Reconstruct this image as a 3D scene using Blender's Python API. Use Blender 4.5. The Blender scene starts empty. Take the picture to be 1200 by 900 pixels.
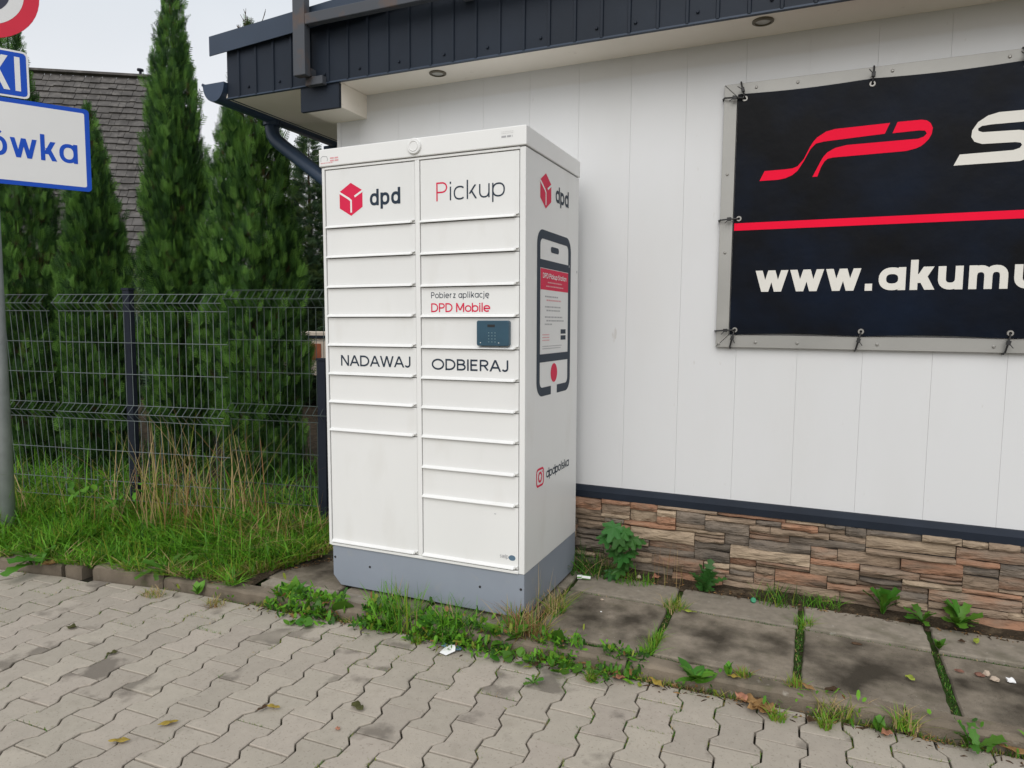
import bpy, math, random
import numpy as np
from mathutils import Vector, Matrix, noise

random.seed(7)
rng = np.random.default_rng(11)
scene = bpy.context.scene
COL = scene.collection
R_ = math.radians

# ------------------------------------------------------------------ camera
cam_d = bpy.data.cameras.new('camera')
cam = bpy.data.objects.new('camera', cam_d)
COL.objects.link(cam)
cam_d.sensor_width = 36.0
cam_d.lens = 809.13 / 1200 * 36
cam_d.clip_start = 0.05
cam_d.clip_end = 600
_yaw, _pit, _rol = R_(-23.605), R_(4.938), R_(0.549)
_f = Vector((math.sin(_yaw) * math.cos(_pit), math.cos(_yaw) * math.cos(_pit), -math.sin(_pit)))
_r = Vector((math.cos(_yaw), -math.sin(_yaw), 0))
_u = _r.cross(_f)
_r2 = _r * math.cos(_rol) + _u * math.sin(_rol)
_u2 = _u * math.cos(_rol) - _r * math.sin(_rol)
cam.matrix_world = Matrix(((_r2.x, _u2.x, -_f.x, 1.1538), (_r2.y, _u2.y, -_f.y, -2.8039),
                           (_r2.z, _u2.z, -_f.z, 1.3503), (0, 0, 0, 1)))
scene.camera = cam

# ------------------------------------------------------------------ sky (overcast), sun, exposure
SUN_DIR = Vector((0.10, -0.80, 0.72)).normalized()      # towards the sun
world = bpy.data.worlds.new('World')
scene.world = world
world.use_nodes = True
wn, wl = world.node_tree.nodes, world.node_tree.links
wn.clear()
w_out = wn.new('ShaderNodeOutputWorld')
sky = wn.new('ShaderNodeTexSky')
sky.sky_type = 'NISHITA'
sky.sun_disc = False
sky.sun_elevation = math.asin(SUN_DIR.z)
sky.sun_rotation = math.atan2(SUN_DIR.x, SUN_DIR.y)
sky.air_density = 1.0
sky.dust_density = 3.0
bg_sky = wn.new('ShaderNodeBackground')
bg_sky.inputs['Strength'].default_value = 0.10
wl.new(sky.outputs[0], bg_sky.inputs['Color'])
w_tc = wn.new('ShaderNodeTexCoord')
w_no = wn.new('ShaderNodeTexNoise')
w_no.inputs['Scale'].default_value = 2.2
w_no.inputs['Detail'].default_value = 3
w_ramp = wn.new('ShaderNodeValToRGB')
w_ramp.color_ramp.elements[0].position = 0.3
w_ramp.color_ramp.elements[0].color = (0.60, 0.645, 0.69, 1)
w_ramp.color_ramp.elements[1].position = 0.7
w_ramp.color_ramp.elements[1].color = (0.80, 0.83, 0.86, 1)
wl.new(w_tc.outputs['Generated'], w_no.inputs['Vector'])
wl.new(w_no.outputs['Fac'], w_ramp.inputs['Fac'])
bg_cloud = wn.new('ShaderNodeBackground')
bg_cloud.inputs['Strength'].default_value = 0.95
w_sep = wn.new('ShaderNodeSeparateXYZ')
wl.new(w_tc.outputs['Generated'], w_sep.inputs[0])
w_mr = wn.new('ShaderNodeMapRange')          # cloud deck a little brighter and warmer towards the horizon, all the way round
w_mr.inputs['From Min'].default_value = 0.0
w_mr.inputs['From Max'].default_value = 0.42
w_mr.inputs['To Min'].default_value = 1.0
w_mr.inputs['To Max'].default_value = 0.0
wl.new(w_sep.outputs['Z'], w_mr.inputs['Value'])
w_hz = wn.new('ShaderNodeMix')
w_hz.data_type = 'RGBA'
wl.new(w_mr.outputs[0], w_hz.inputs['Factor'])
wl.new(w_ramp.outputs[0], w_hz.inputs['A'])
w_hz.inputs['B'].default_value = (0.94, 0.905, 0.89, 1)
wl.new(w_hz.outputs['Result'], bg_cloud.inputs['Color'])
w_mix = wn.new('ShaderNodeMixShader')
w_mix.inputs[0].default_value = 0.88
wl.new(bg_sky.outputs[0], w_mix.inputs[1])
wl.new(bg_cloud.outputs[0], w_mix.inputs[2])
wl.new(w_mix.outputs[0], w_out.inputs['Surface'])

sun_d = bpy.data.lights.new('sun', 'SUN')
sun_d.energy = 1.5
sun_d.angle = R_(50)
sun_d.color = (1.0, 0.975, 0.94)
sun = bpy.data.objects.new('sun', sun_d)
COL.objects.link(sun)
sun.location = (2, -6, 8)
sun.rotation_euler = (-SUN_DIR).to_track_quat('-Z', 'Y').to_euler()

scene.view_settings.view_transform = 'Standard'
scene.view_settings.look = 'None'
scene.view_settings.gamma = 1.0
scene.view_settings.exposure = 0.30
scene.view_settings.use_curve_mapping = False
scene.render.resolution_x = 1024
scene.render.resolution_y = 768

# ------------------------------------------------------------------ materials
MATS = {}


def mat(name, col, rough=0.6, spec=0.5, var=0.0, scale=8.0, bump=0.0, bscale=60.0, col2=None, lo=0.4, hi=0.65,
        objvar=0.0, metal=0.0, trans=0.0, coord='Object', detail=6.0, stretch=None, layers=(), bdist=0.01, huevar=0.0):
    """procedural principled material: two-colour noise, per-object value variation, bump, extra noise layers"""
    if name in MATS:
        return MATS[name]
    m = bpy.data.materials.new(name)
    m.use_nodes = True
    n, l = m.node_tree.nodes, m.node_tree.links
    b = n['Principled BSDF']
    b.inputs['Roughness'].default_value = rough
    b.inputs['Metallic'].default_value = metal
    b.inputs['Specular IOR Level'].default_value = spec
    tc = n.new('ShaderNodeTexCoord')
    vec = tc.outputs[coord] if coord != 'World' else None
    if coord == 'World':
        g = n.new('ShaderNodeNewGeometry')
        vec = g.outputs['Position']
    if stretch:
        mp = n.new('ShaderNodeMapping')
        mp.inputs['Scale'].default_value = stretch
        l.new(vec, mp.inputs['Vector'])
        vec = mp.outputs[0]
    rgb = n.new('ShaderNodeRGB')
    rgb.outputs[0].default_value = (*col, 1)
    cur = rgb.outputs[0]

    def layer(cur, c2, sc, lo, hi, fac=1.0, det=6.0, off=0.0):
        no = n.new('ShaderNodeTexNoise')
        no.noise_dimensions = '4D'
        no.inputs['W'].default_value = off
        if objvar:
            oi_ = n.new('ShaderNodeObjectInfo')
            mm = n.new('ShaderNodeMath')
            mm.operation = 'MULTIPLY_ADD'
            mm.inputs[1].default_value = 50
            mm.inputs[2].default_value = off
            l.new(oi_.outputs['Random'], mm.inputs[0])
            l.new(mm.outputs[0], no.inputs['W'])
        no.inputs['Scale'].default_value = sc
        no.inputs['Detail'].default_value = det
        l.new(vec, no.inputs['Vector'])
        mr = n.new('ShaderNodeMapRange')
        mr.inputs['From Min'].default_value = lo
        mr.inputs['From Max'].default_value = hi
        mr.inputs['To Max'].default_value = fac
        l.new(no.outputs['Fac'], mr.inputs['Value'])
        mx = n.new('ShaderNodeMix')
        mx.data_type = 'RGBA'
        l.new(mr.outputs[0], mx.inputs['Factor'])
        l.new(cur, mx.inputs['A'])
        mx.inputs['B'].default_value = (*c2, 1)
        return mx.outputs['Result']

    if col2 is not None:
        cur = layer(cur, col2, scale, lo, hi, 1.0, detail, 1.3)
    elif var:
        cur = layer(cur, tuple(c * (1 - var) for c in col), scale, 0.3, 0.7, 1.0, detail, 1.3)
    for i, (c2, sc, lo_, hi_, fac) in enumerate(layers):
        cur = layer(cur, c2, sc, lo_, hi_, fac, 7.0, 3.7 * (i + 1))
    if objvar or huevar:
        oi = n.new('ShaderNodeObjectInfo')
        hs = n.new('ShaderNodeHueSaturation')
        mr = n.new('ShaderNodeMapRange')
        mr.inputs['To Min'].default_value = 1 - objvar
        mr.inputs['To Max'].default_value = 1 + objvar
        l.new(oi.outputs['Random'], mr.inputs['Value'])
        l.new(mr.outputs[0], hs.inputs['Value'])
        if huevar:
            mr2 = n.new('ShaderNodeMapRange')
            mr2.inputs['To Min'].default_value = 0.5 - huevar
            mr2.inputs['To Max'].default_value = 0.5 + huevar
            ma = n.new('ShaderNodeMath')
            ma.operation = 'MULTIPLY'
            ma.inputs[1].default_value = 7.31
            fr = n.new('ShaderNodeMath')
            fr.operation = 'FRACT'
            l.new(oi.outputs['Random'], ma.inputs[0])
            l.new(ma.outputs[0], fr.inputs[0])
            l.new(fr.outputs[0], mr2.inputs['Value'])
            l.new(mr2.outputs[0], hs.inputs['Hue'])
        l.new(cur, hs.inputs['Color'])
        cur = hs.outputs[0]
    l.new(cur, b.inputs['Base Color'])
    if bump:
        no = n.new('ShaderNodeTexNoise')
        no.inputs['Scale'].default_value = bscale
        no.inputs['Detail'].default_value = 5
        l.new(vec, no.inputs['Vector'])
        bp = n.new('ShaderNodeBump')
        bp.inputs['Strength'].default_value = bump
        bp.inputs['Distance'].default_value = bdist
        l.new(no.outputs['Fac'], bp.inputs['Height'])
        l.new(bp.outputs[0], b.inputs['Normal'])
    if trans:
        tr = n.new('ShaderNodeBsdfTranslucent')
        l.new(cur, tr.inputs['Color'])
        mx = n.new('ShaderNodeMixShader')
        mx.inputs[0].default_value = trans
        l.new(b.outputs[0], mx.inputs[1])
        l.new(tr.outputs[0], mx.inputs[2])
        l.new(mx.outputs[0], n['Material Output'].inputs['Surface'])
    MATS[name] = m
    return m


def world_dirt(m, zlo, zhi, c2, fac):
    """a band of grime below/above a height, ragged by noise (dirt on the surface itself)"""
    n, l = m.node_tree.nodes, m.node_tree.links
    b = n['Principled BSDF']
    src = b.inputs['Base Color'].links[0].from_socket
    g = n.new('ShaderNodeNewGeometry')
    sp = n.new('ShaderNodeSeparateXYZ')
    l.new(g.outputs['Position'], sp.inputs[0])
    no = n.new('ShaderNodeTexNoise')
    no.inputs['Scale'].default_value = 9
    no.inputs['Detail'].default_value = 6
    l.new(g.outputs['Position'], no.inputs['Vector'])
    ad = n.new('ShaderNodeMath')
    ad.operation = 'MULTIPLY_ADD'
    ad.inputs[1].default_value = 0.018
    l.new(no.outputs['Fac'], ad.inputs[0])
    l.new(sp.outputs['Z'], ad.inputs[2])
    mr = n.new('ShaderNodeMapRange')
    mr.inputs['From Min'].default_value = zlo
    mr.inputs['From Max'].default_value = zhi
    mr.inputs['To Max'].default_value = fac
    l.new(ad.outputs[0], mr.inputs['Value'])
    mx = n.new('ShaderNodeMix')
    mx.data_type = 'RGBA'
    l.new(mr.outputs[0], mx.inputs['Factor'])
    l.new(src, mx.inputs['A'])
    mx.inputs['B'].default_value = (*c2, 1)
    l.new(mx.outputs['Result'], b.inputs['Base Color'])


M_WALL = mat('white_wall_panel', (0.665, 0.672, 0.68), 0.45, 0.4, coord='World', var=0.05, scale=1.5,
             layers=[((0.36, 0.32, 0.26), 30, 0.70, 0.76, 0.30), ((0.60, 0.60, 0.59), 3.0, 0.45, 0.75, 0.5)],
             stretch=(1, 1, 0.35))
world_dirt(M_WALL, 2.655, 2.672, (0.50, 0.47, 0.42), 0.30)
M_SOFFIT = mat('soffit_board', (0.86, 0.80, 0.71), 0.6, 0.3, coord='World', var=0.08, scale=3,
               layers=[((0.35, 0.29, 0.22), 18, 0.66, 0.78, 0.5)])
M_FASCIA = mat('slate_blue_sheet', (0.016, 0.023, 0.036), 0.5, 0.2, coord='World', var=0.25, scale=4, bump=0.05, bscale=30)
M_CAP = mat('slate_blue_flashing', (0.038, 0.056, 0.088), 0.42, 0.3, coord='World', var=0.2, scale=3)
M_GUTTER = mat('blue_grey_gutter', (0.036, 0.060, 0.105), 0.35, 0.4, coord='World', var=0.2, scale=5)
M_TRIM = mat('dark_base_flashing', (0.013, 0.019, 0.031), 0.45, 0.25, coord='World', var=0.3, scale=6)
M_STEEL = mat('rusty_steel', (0.070, 0.076, 0.088), 0.6, 0.25, coord='World', scale=9, col2=(0.13, 0.082, 0.058), lo=0.56, hi=0.78)
M_ALU = mat('aluminium_frame', (0.36, 0.355, 0.335), 0.45, 0.5, coord='World', metal=0.35, var=0.2, scale=6,
            stretch=(0.5, 1, 0.5))
M_SCREW = mat('zinc_screw', (0.32, 0.31, 0.29), 0.45, 0.5, metal=0.7)
M_BLACK = mat('black_plastic', (0.012, 0.012, 0.013), 0.5, 0.5)
M_BANNER = mat('black_vinyl', (0.0022, 0.0026, 0.0040), 0.38, 0.10, coord='World', col2=(0.0035, 0.009, 0.023), scale=2.4,
               lo=0.42, hi=0.72, bump=0.30, bscale=4, bdist=0.02)
M_BRED = mat('red_vinyl_print', (0.86, 0.006, 0.042), 0.5, 0.08, coord='World', var=0.08, scale=4)
M_BWHITE = mat('white_vinyl_print', (0.72, 0.70, 0.65), 0.5, 0.1, coord='World', var=0.06, scale=4)
M_LOCK = mat('locker_white_paint', (0.75, 0.752, 0.74), 0.38, 0.45, coord='World', objvar=.014, var=0.05, scale=2.5, bump=0.02, bscale=300,
             layers=[((0.56, 0.54, 0.49), 6, 0.56, 0.82, 0.40)], stretch=(1, 1, 0.35))
M_LOCK2 = mat('locker_white_frame', (0.77, 0.77, 0.757), 0.36, 0.45, coord='World', var=0.03, scale=2.5)
M_GAP = mat('locker_dark_gap', (0.10, 0.10, 0.10), 0.8, 0.2, var=0.2)
M_BASE = mat('locker_grey_plinth', (0.255, 0.285, 0.335), 0.5, 0.4, coord='World', var=0.08, scale=5, bump=0.03, bscale=200,
             layers=[((0.33, 0.32, 0.29), 14, 0.60, 0.80, 0.4)])
M_INK = mat('slate_print', (0.024, 0.038, 0.060), 0.55, 0.2, var=0.1)
M_RED = mat('crimson_print', (0.68, 0.020, 0.075), 0.55, 0.2, var=0.08)
M_TINY = mat('grey_small_print', (0.42, 0.42, 0.43), 0.6, 0.3, var=0.1)
M_PINK = mat('faded_red_small_print', (0.72, 0.36, 0.38), 0.6, 0.3, var=0.1)
M_PANELW = mat('white_poster_paper', (0.74, 0.74, 0.73), 0.5, 0.4, var=0.03)
M_KEYPAD = mat('teal_keypad', (0.026, 0.075, 0.115), 0.35, 0.5, var=0.15, scale=20)
M_KEY = mat('pale_key_mark', (0.22, 0.33, 0.36), 0.5, 0.4, var=0.1)
M_SIGNW = mat('sign_white', (0.74, 0.74, 0.74), 0.4, 0.4, coord='World', var=0.06, scale=3)
M_SIGNB = mat('sign_blue', (0.008, 0.075, 0.50), 0.45, 0.2, coord='World', var=0.1, scale=4)
M_SIGNR = mat('sign_red', (0.62, 0.030, 0.060), 0.45, 0.2, coord='World', var=0.1, scale=4)
M_SIGND = mat('sign_dark_symbol', (0.03, 0.035, 0.06), 0.4, 0.4, var=0.1)
M_GALV = mat('galvanised_post', (0.36, 0.39, 0.40), 0.5, 0.4, coord='World', var=0.2, scale=14)
M_WIRE = mat('galvanised_wire', (0.17, 0.20, 0.205), 0.5, 0.3, coord='World', var=0.3, scale=9)
M_WIRE2 = mat('dark_green_wire', (0.065, 0.088, 0.082), 0.5, 0.4, coord='World', var=0.3, scale=9)
M_FPOST = mat('anthracite_post', (0.012, 0.016, 0.026), 0.55, 0.2, coord='World', var=0.2, scale=7)
M_CONC = mat('concrete_board', (0.27, 0.26, 0.24), 0.85, 0.2, coord='World', var=0.35, scale=9, bump=0.3, bscale=90)
M_PAVER = mat('paver_concrete', (0.390, 0.347, 0.292), 0.9, 0.15, coord='World', var=0.10, scale=30, objvar=0.075, bump=0.35,
              bscale=260, bdist=0.004, huevar=0.006,
              layers=[((0.125, 0.108, 0.090), 3.6, 0.59, 0.64, 0.68), ((0.43, 0.38, 0.315), 5.0, 0.55, 0.75, 0.5),
                      ((0.17, 0.145, 0.115), 110, 0.58, 0.70, 0.55), ((0.42, 0.38, 0.32), 160, 0.62, 0.72, 0.5), ((0.27, 0.235, 0.19), 11, 0.60, 0.78, 0.5)])
M_JOINT = mat('joint_sand', (0.030, 0.026, 0.020), 0.95, 0.1, coord='World', scale=9, col2=(0.040, 0.060, 0.018), lo=0.5, hi=0.62,
              bump=0.6, bscale=120)
M_KERB = mat('kerb_concrete', (0.225, 0.185, 0.140), 0.9, 0.2, coord='World', var=0.35, scale=11, bump=0.55, bscale=150, bdist=0.006,
             objvar=0.08, layers=[((0.085, 0.075, 0.055), 7, 0.52, 0.68, 0.65), ((0.075, 0.09, 0.03), 9, 0.60, 0.72, 0.5),
                                  ((0.42, 0.39, 0.34), 23, 0.63, 0.75, 0.5)])
M_SOIL = mat('soil', (0.050, 0.038, 0.026), 0.95, 0.1, coord='World', scale=22, col2=(0.115, 0.085, 0.055), lo=0.5, hi=0.66,
             bump=0.9, bscale=90, bdist=0.02)
M_MOSS = mat('moss', (0.032, 0.062, 0.012), 0.95, 0.1, coord='World', scale=28, col2=(0.05, 0.042, 0.025), lo=0.48, hi=0.66,
             bump=0.9, bscale=180, bdist=0.01)
M_GROUND = mat('far_ground', (0.07, 0.085, 0.035), 0.95, 0.1, coord='World', scale=0.8, col2=(0.11, 0.095, 0.06), lo=0.4, hi=0.6)


def slab_material():
    """worn concrete slab with a black lichen stain of its own shape on each slab"""
    m = mat('slab_concrete', (0.235, 0.200, 0.156), 0.9, 0.2, coord='World', var=0.22, scale=40, objvar=0.10, bump=0.5, bscale=230,
            bdist=0.005, layers=[((0.31, 0.265, 0.21), 6, 0.52, 0.7, 0.6), ((0.10, 0.088, 0.060), 9, 0.52, 0.70, 0.6),
                                 ((0.46, 0.43, 0.38), 120, 0.68, 0.73, 0.7), ((0.10, 0.085, 0.065), 150, 0.60, 0.68, 0.7)])
    n, l = m.node_tree.nodes, m.node_tree.links
    b = n['Principled BSDF']
    src = b.inputs['Base Color'].links[0].from_socket
    tc = n.new('ShaderNodeTexCoord')
    oi = n.new('ShaderNodeObjectInfo')
    no = n.new('ShaderNodeTexNoise')
    no.noise_dimensions = '4D'
    no.inputs['Scale'].default_value = 6.5
    no.inputs['Detail'].default_value = 9
    mm = n.new('ShaderNodeMath')
    mm.operation = 'MULTIPLY'
    mm.inputs[1].default_value = 37
    l.new(oi.outputs['Random'], mm.inputs[0])
    l.new(mm.outputs[0], no.inputs['W'])
    l.new(tc.outputs['Object'], no.inputs['Vector'])
    mp = n.new('ShaderNodeMapping')
    mp.inputs['Location'].default_value = (0.04, -0.05, 0)
    mp.inputs['Scale'].default_value = (2.5, 3.3, 0)
    l.new(tc.outputs['Object'], mp.inputs['Vector'])
    ln = n.new('ShaderNodeVectorMath')
    ln.operation = 'LENGTH'
    l.new(mp.outputs[0], ln.inputs[0])
    sb = n.new('ShaderNodeMath')
    sb.operation = 'MULTIPLY_ADD'
    sb.inputs[1].default_value = -0.30
    l.new(ln.outputs['Value'], sb.inputs[0])
    l.new(no.outputs['Fac'], sb.inputs[2])
    mr = n.new('ShaderNodeMapRange')
    mr.inputs['From Min'].default_value = 0.24
    mr.inputs['From Max'].default_value = 0.50
    mr.inputs['To Max'].default_value = 0.9
    l.new(sb.outputs[0], mr.inputs['Value'])
    mx = n.new('ShaderNodeMix')
    mx.data_type = 'RGBA'
    l.new(mr.outputs[0], mx.inputs['Factor'])
    l.new(src, mx.inputs['A'])
    mx.inputs['B'].default_value = (0.034, 0.028, 0.020, 1)
    l.new(mx.outputs['Result'], b.inputs['Base Color'])
    return m


M_SLAB = slab_material()
M_STRIP = mat('strip_concrete', (0.30, 0.262, 0.212), 0.9, 0.2, coord='World', var=0.25, scale=30, objvar=0.10, bump=0.5, bscale=200,
              bdist=0.005, layers=[((0.12, 0.11, 0.075), 8, 0.54, 0.70, 0.6), ((0.42, 0.40, 0.36), 40, 0.62, 0.7, 0.5)])
STONES = []
for i, (c, c2) in enumerate([((0.285, 0.212, 0.152), (0.185, 0.140, 0.102)), ((0.315, 0.172, 0.108), (0.225, 0.150, 0.105)),
                             ((0.195, 0.160, 0.128), (0.110, 0.094, 0.079)), ((0.38, 0.295, 0.21), (0.24, 0.182, 0.13)),
                             ((0.245, 0.185, 0.138), (0.28, 0.168, 0.112))]):
    STONES.append(mat('ledge_stone_%s' % 'abcde'[i], c, 0.9, 0.2, coord='World', scale=14, col2=c2, lo=0.42, hi=0.66, bump=0.9,
                      bscale=55, bdist=0.012, objvar=0.18, stretch=(0.6, 1, 2.2),
                      layers=[((0.065, 0.058, 0.048), 8, 0.60, 0.74, 0.7), ((0.42, 0.32, 0.22), 18, 0.62, 0.75, 0.5)]))
GREENS = [mat('grass_%s' % s, c, 0.55, 0.3, trans=0.3) for s, c in
          (('bright', (0.150, 0.37, 0.024)), ('mid', (0.085, 0.24, 0.020)), ('deep', (0.034, 0.105, 0.014)),
           ('yellow', (0.24, 0.29, 0.035)), ('straw', (0.46, 0.34, 0.165)), ('rust', (0.30, 0.16, 0.065)))]
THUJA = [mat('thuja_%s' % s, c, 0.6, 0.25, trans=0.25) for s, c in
         (('fresh_lit', (0.125, 0.265, 0.045)), ('mid', (0.055, 0.138, 0.029)), ('dark', (0.018, 0.054, 0.014)), ('brown', (0.12, 0.075, 0.035)))]
FAR_G = [mat('far_leaf_%s' % s, c, 0.6, 0.25, trans=0.25) for s, c in
         (('a', (0.100, 0.165, 0.080)), ('b', (0.060, 0.110, 0.060)), ('c', (0.14, 0.20, 0.07)))]
M_BARK = mat('bark', (0.085, 0.060, 0.040), 0.9, 0.1, var=0.4, scale=30)
M_LEAFG = mat('weed_leaf', (0.075, 0.210, 0.020), 0.5, 0.35, trans=0.3, objvar=0.25, huevar=0.015, var=0.25, scale=40)
M_LEAFB = mat('mallow_leaf', (0.050, 0.165, 0.032), 0.5, 0.35, trans=0.3, objvar=0.22, huevar=0.012, var=0.25, scale=40)
M_LEAFL = mat('fresh_leaf', (0.125, 0.31, 0.025), 0.5, 0.35, trans=0.3, objvar=0.22, huevar=0.012, var=0.2, scale=40)
M_STEM = mat('weed_stem', (0.10, 0.12, 0.03), 0.6, 0.3, var=0.2)
M_YEL = mat('yellow_leaf', (0.42, 0.30, 0.055), 0.6, 0.3, var=0.4, scale=60, coord='Object')
M_OLIVE = mat('olive_leaf', (0.085, 0.085, 0.025), 0.6, 0.3, var=0.4, scale=60)
M_TAN = mat('tan_dry_leaf', (0.36, 0.21, 0.085), 0.7, 0.2, var=0.45, scale=50)
M_BROWN = mat('brown_dry_leaf', (0.085, 0.050, 0.028), 0.7, 0.2, var=0.4, scale=50)
M_PINKL = mat('pink_dry_leaf', (0.48, 0.22, 0.14), 0.7, 0.2, var=0.35, scale=50)
M_LIME = mat('lime_leaf', (0.30, 0.36, 0.05), 0.6, 0.3, var=0.3, scale=50)

# ------------------------------------------------------------------ object helpers
WM = {}


def _props(o, label=None, cat=None, group=None, kind=None):
    if label:
        o['label'] = label
    if cat:
        o['category'] = cat
    if group:
        o['group'] = group
    if kind:
        o['kind'] = kind
    return o


def attach(o, parent, local=False):
    """parent o; vertices are world coordinates unless local"""
    o.parent = parent
    if not local:
        o.matrix_parent_inverse = WM.get(parent, Matrix.Identity(4)).inverted()
        WM[o] = Matrix.Identity(4)


def thing(name, label, cat, loc=(0, 0, 0), rot=(0, 0, 0), group=None):
    o = bpy.data.objects.new(name, None)
    COL.objects.link(o)
    o.empty_display_size = 0.1
    o.location = loc
    o.rotation_euler = rot
    WM[o] = Matrix.Translation(loc) @ __import__('mathutils').Euler(rot).to_matrix().to_4x4()
    return _props(o, label, cat, group)


def make_mesh(name, verts, faces, mats, midx=None, smooth=False):
    me = bpy.data.meshes.new(name)
    if isinstance(verts, np.ndarray) and isinstance(faces, np.ndarray):
        nv, nf, k = len(verts), len(faces), faces.shape[1]
        me.vertices.add(nv)
        me.vertices.foreach_set('co', verts.astype(np.float32).ravel())
        me.loops.add(nf * k)
        me.loops.foreach_set('vertex_index', faces.astype(np.int32).ravel())
        me.polygons.add(nf)
        me.polygons.foreach_set('loop_start', np.arange(0, nf * k, k, dtype=np.int32))
        me.update(calc_edges=True)
    else:
        me.from_pydata([tuple(v) for v in verts], [], [tuple(f) for f in faces])
    if not isinstance(mats, (list, tuple)):
        mats = [mats]
    for m in mats:
        me.materials.append(m)
    if midx is not None:
        me.polygons.foreach_set('material_index', np.asarray(midx, dtype=np.int32))
    if smooth:
        me.polygons.foreach_set('use_smooth', np.ones(len(me.polygons), dtype=bool))
    me.update()
    return me


def obj(name, verts, faces, mats, parent=None, midx=None, smooth=False, local=False, bevel=0.0, label=None, cat=None,
        group=None, kind=None):
    o = bpy.data.objects.new(name, make_mesh(name, verts, faces, mats, midx, smooth))
    COL.objects.link(o)
    if parent is not None:
        attach(o, parent, local)
    if bevel:
        b = o.modifiers.new('bevel', 'BEVEL')
        b.width = bevel
        b.segments = 2
        b.limit_method = 'ANGLE'
        b.angle_limit = R_(40)
    return _props(o, label, cat, group, kind)


class MB:
    def __init__(self):
        self.v, self.f = [], []

    def add(self, vs, fs):
        o = len(self.v)
        self.v += [tuple(p) for p in vs]
        self.f += [tuple(i + o for i in q) for q in fs]
        return self

    def box(self, x0, x1, y0, y1, z0, z1):
        return self.add([(x0, y0, z0), (x1, y0, z0), (x1, y1, z0), (x0, y1, z0), (x0, y0, z1), (x1, y0, z1), (x1, y1, z1), (x0, y1, z1)],
                        [(0, 3, 2, 1), (4, 5, 6, 7), (0, 1, 5, 4), (1, 2, 6, 5), (2, 3, 7, 6), (3, 0, 4, 7)])

    def obox(self, c, ax, ay, az):
        """oriented box: centre and three half-axis vectors"""
        c, ax, ay, az = Vector(c), Vector(ax), Vector(ay), Vector(az)
        vs = [c + sx * ax + sy * ay + sz * az for sz in (-1, 1) for sx, sy in ((-1, -1), (1, -1), (1, 1), (-1, 1))]
        return self.add(vs, [(0, 3, 2, 1), (4, 5, 6, 7), (0, 1, 5, 4), (1, 2, 6, 5), (2, 3, 7, 6), (3, 0, 4, 7)])

    def tube(self, pts, r, n=8, caps=True):
        pts = [Vector(p) for p in pts]
        rs = r if isinstance(r, (list, tuple)) else [r] * len(pts)
        rings = []
        prev = None
        for i, p in enumerate(pts):
            t = (pts[min(i + 1, len(pts) - 1)] - pts[max(i - 1, 0)]).normalized()
            if prev is None:
                a = t.orthogonal().normalized()
            else:
                a = (prev - t * prev.dot(t)).normalized()
            prev = a
            b = t.cross(a)
            rings.append([p + (a * math.cos(k * 2 * math.pi / n) + b * math.sin(k * 2 * math.pi / n)) * rs[i] for k in range(n)])
        vs = [q for rg in rings for q in rg]
        fs = [(i * n + k, i * n + (k + 1) % n, (i + 1) * n + (k + 1) % n, (i + 1) * n + k) for i in range(len(pts) - 1) for k in range(n)]
        if caps:
            fs += [tuple(range(n))[::-1], tuple((len(pts) - 1) * n + k for k in range(n))]
        return self.add(vs, fs)

    def prism(self, poly, fn, d0, d1):
        """poly (u,v) extruded: fn(u,v,d) -> point"""
        n = len(poly)
        vs = [fn(u, v, d0) for u, v in poly] + [fn(u, v, d1) for u, v in poly]
        fs = [tuple(range(n))[::-1], tuple(range(n, 2 * n))] + [(i, (i + 1) % n, n + (i + 1) % n, n + i) for i in range(n)]
        return self.add(vs, fs)

    def build(self, name, mats, parent=None, **k):
        return obj(name, self.v, self.f, mats, parent, **k)


# ------------------------------------------------------------------ stroke lettering (flat print)
def arc(cx, cy, rx, ry, a0, a1, n=14, e=2.3):
    out = []
    for i in range(n + 1):
        a = R_(a0 + (a1 - a0) * i / n)
        c, s = math.cos(a), math.sin(a)
        out.append((cx + rx * math.copysign(abs(c) ** (2 / e), c), cy + ry * math.copysign(abs(s) ** (2 / e), s)))
    return out


XH = 0.70


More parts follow.
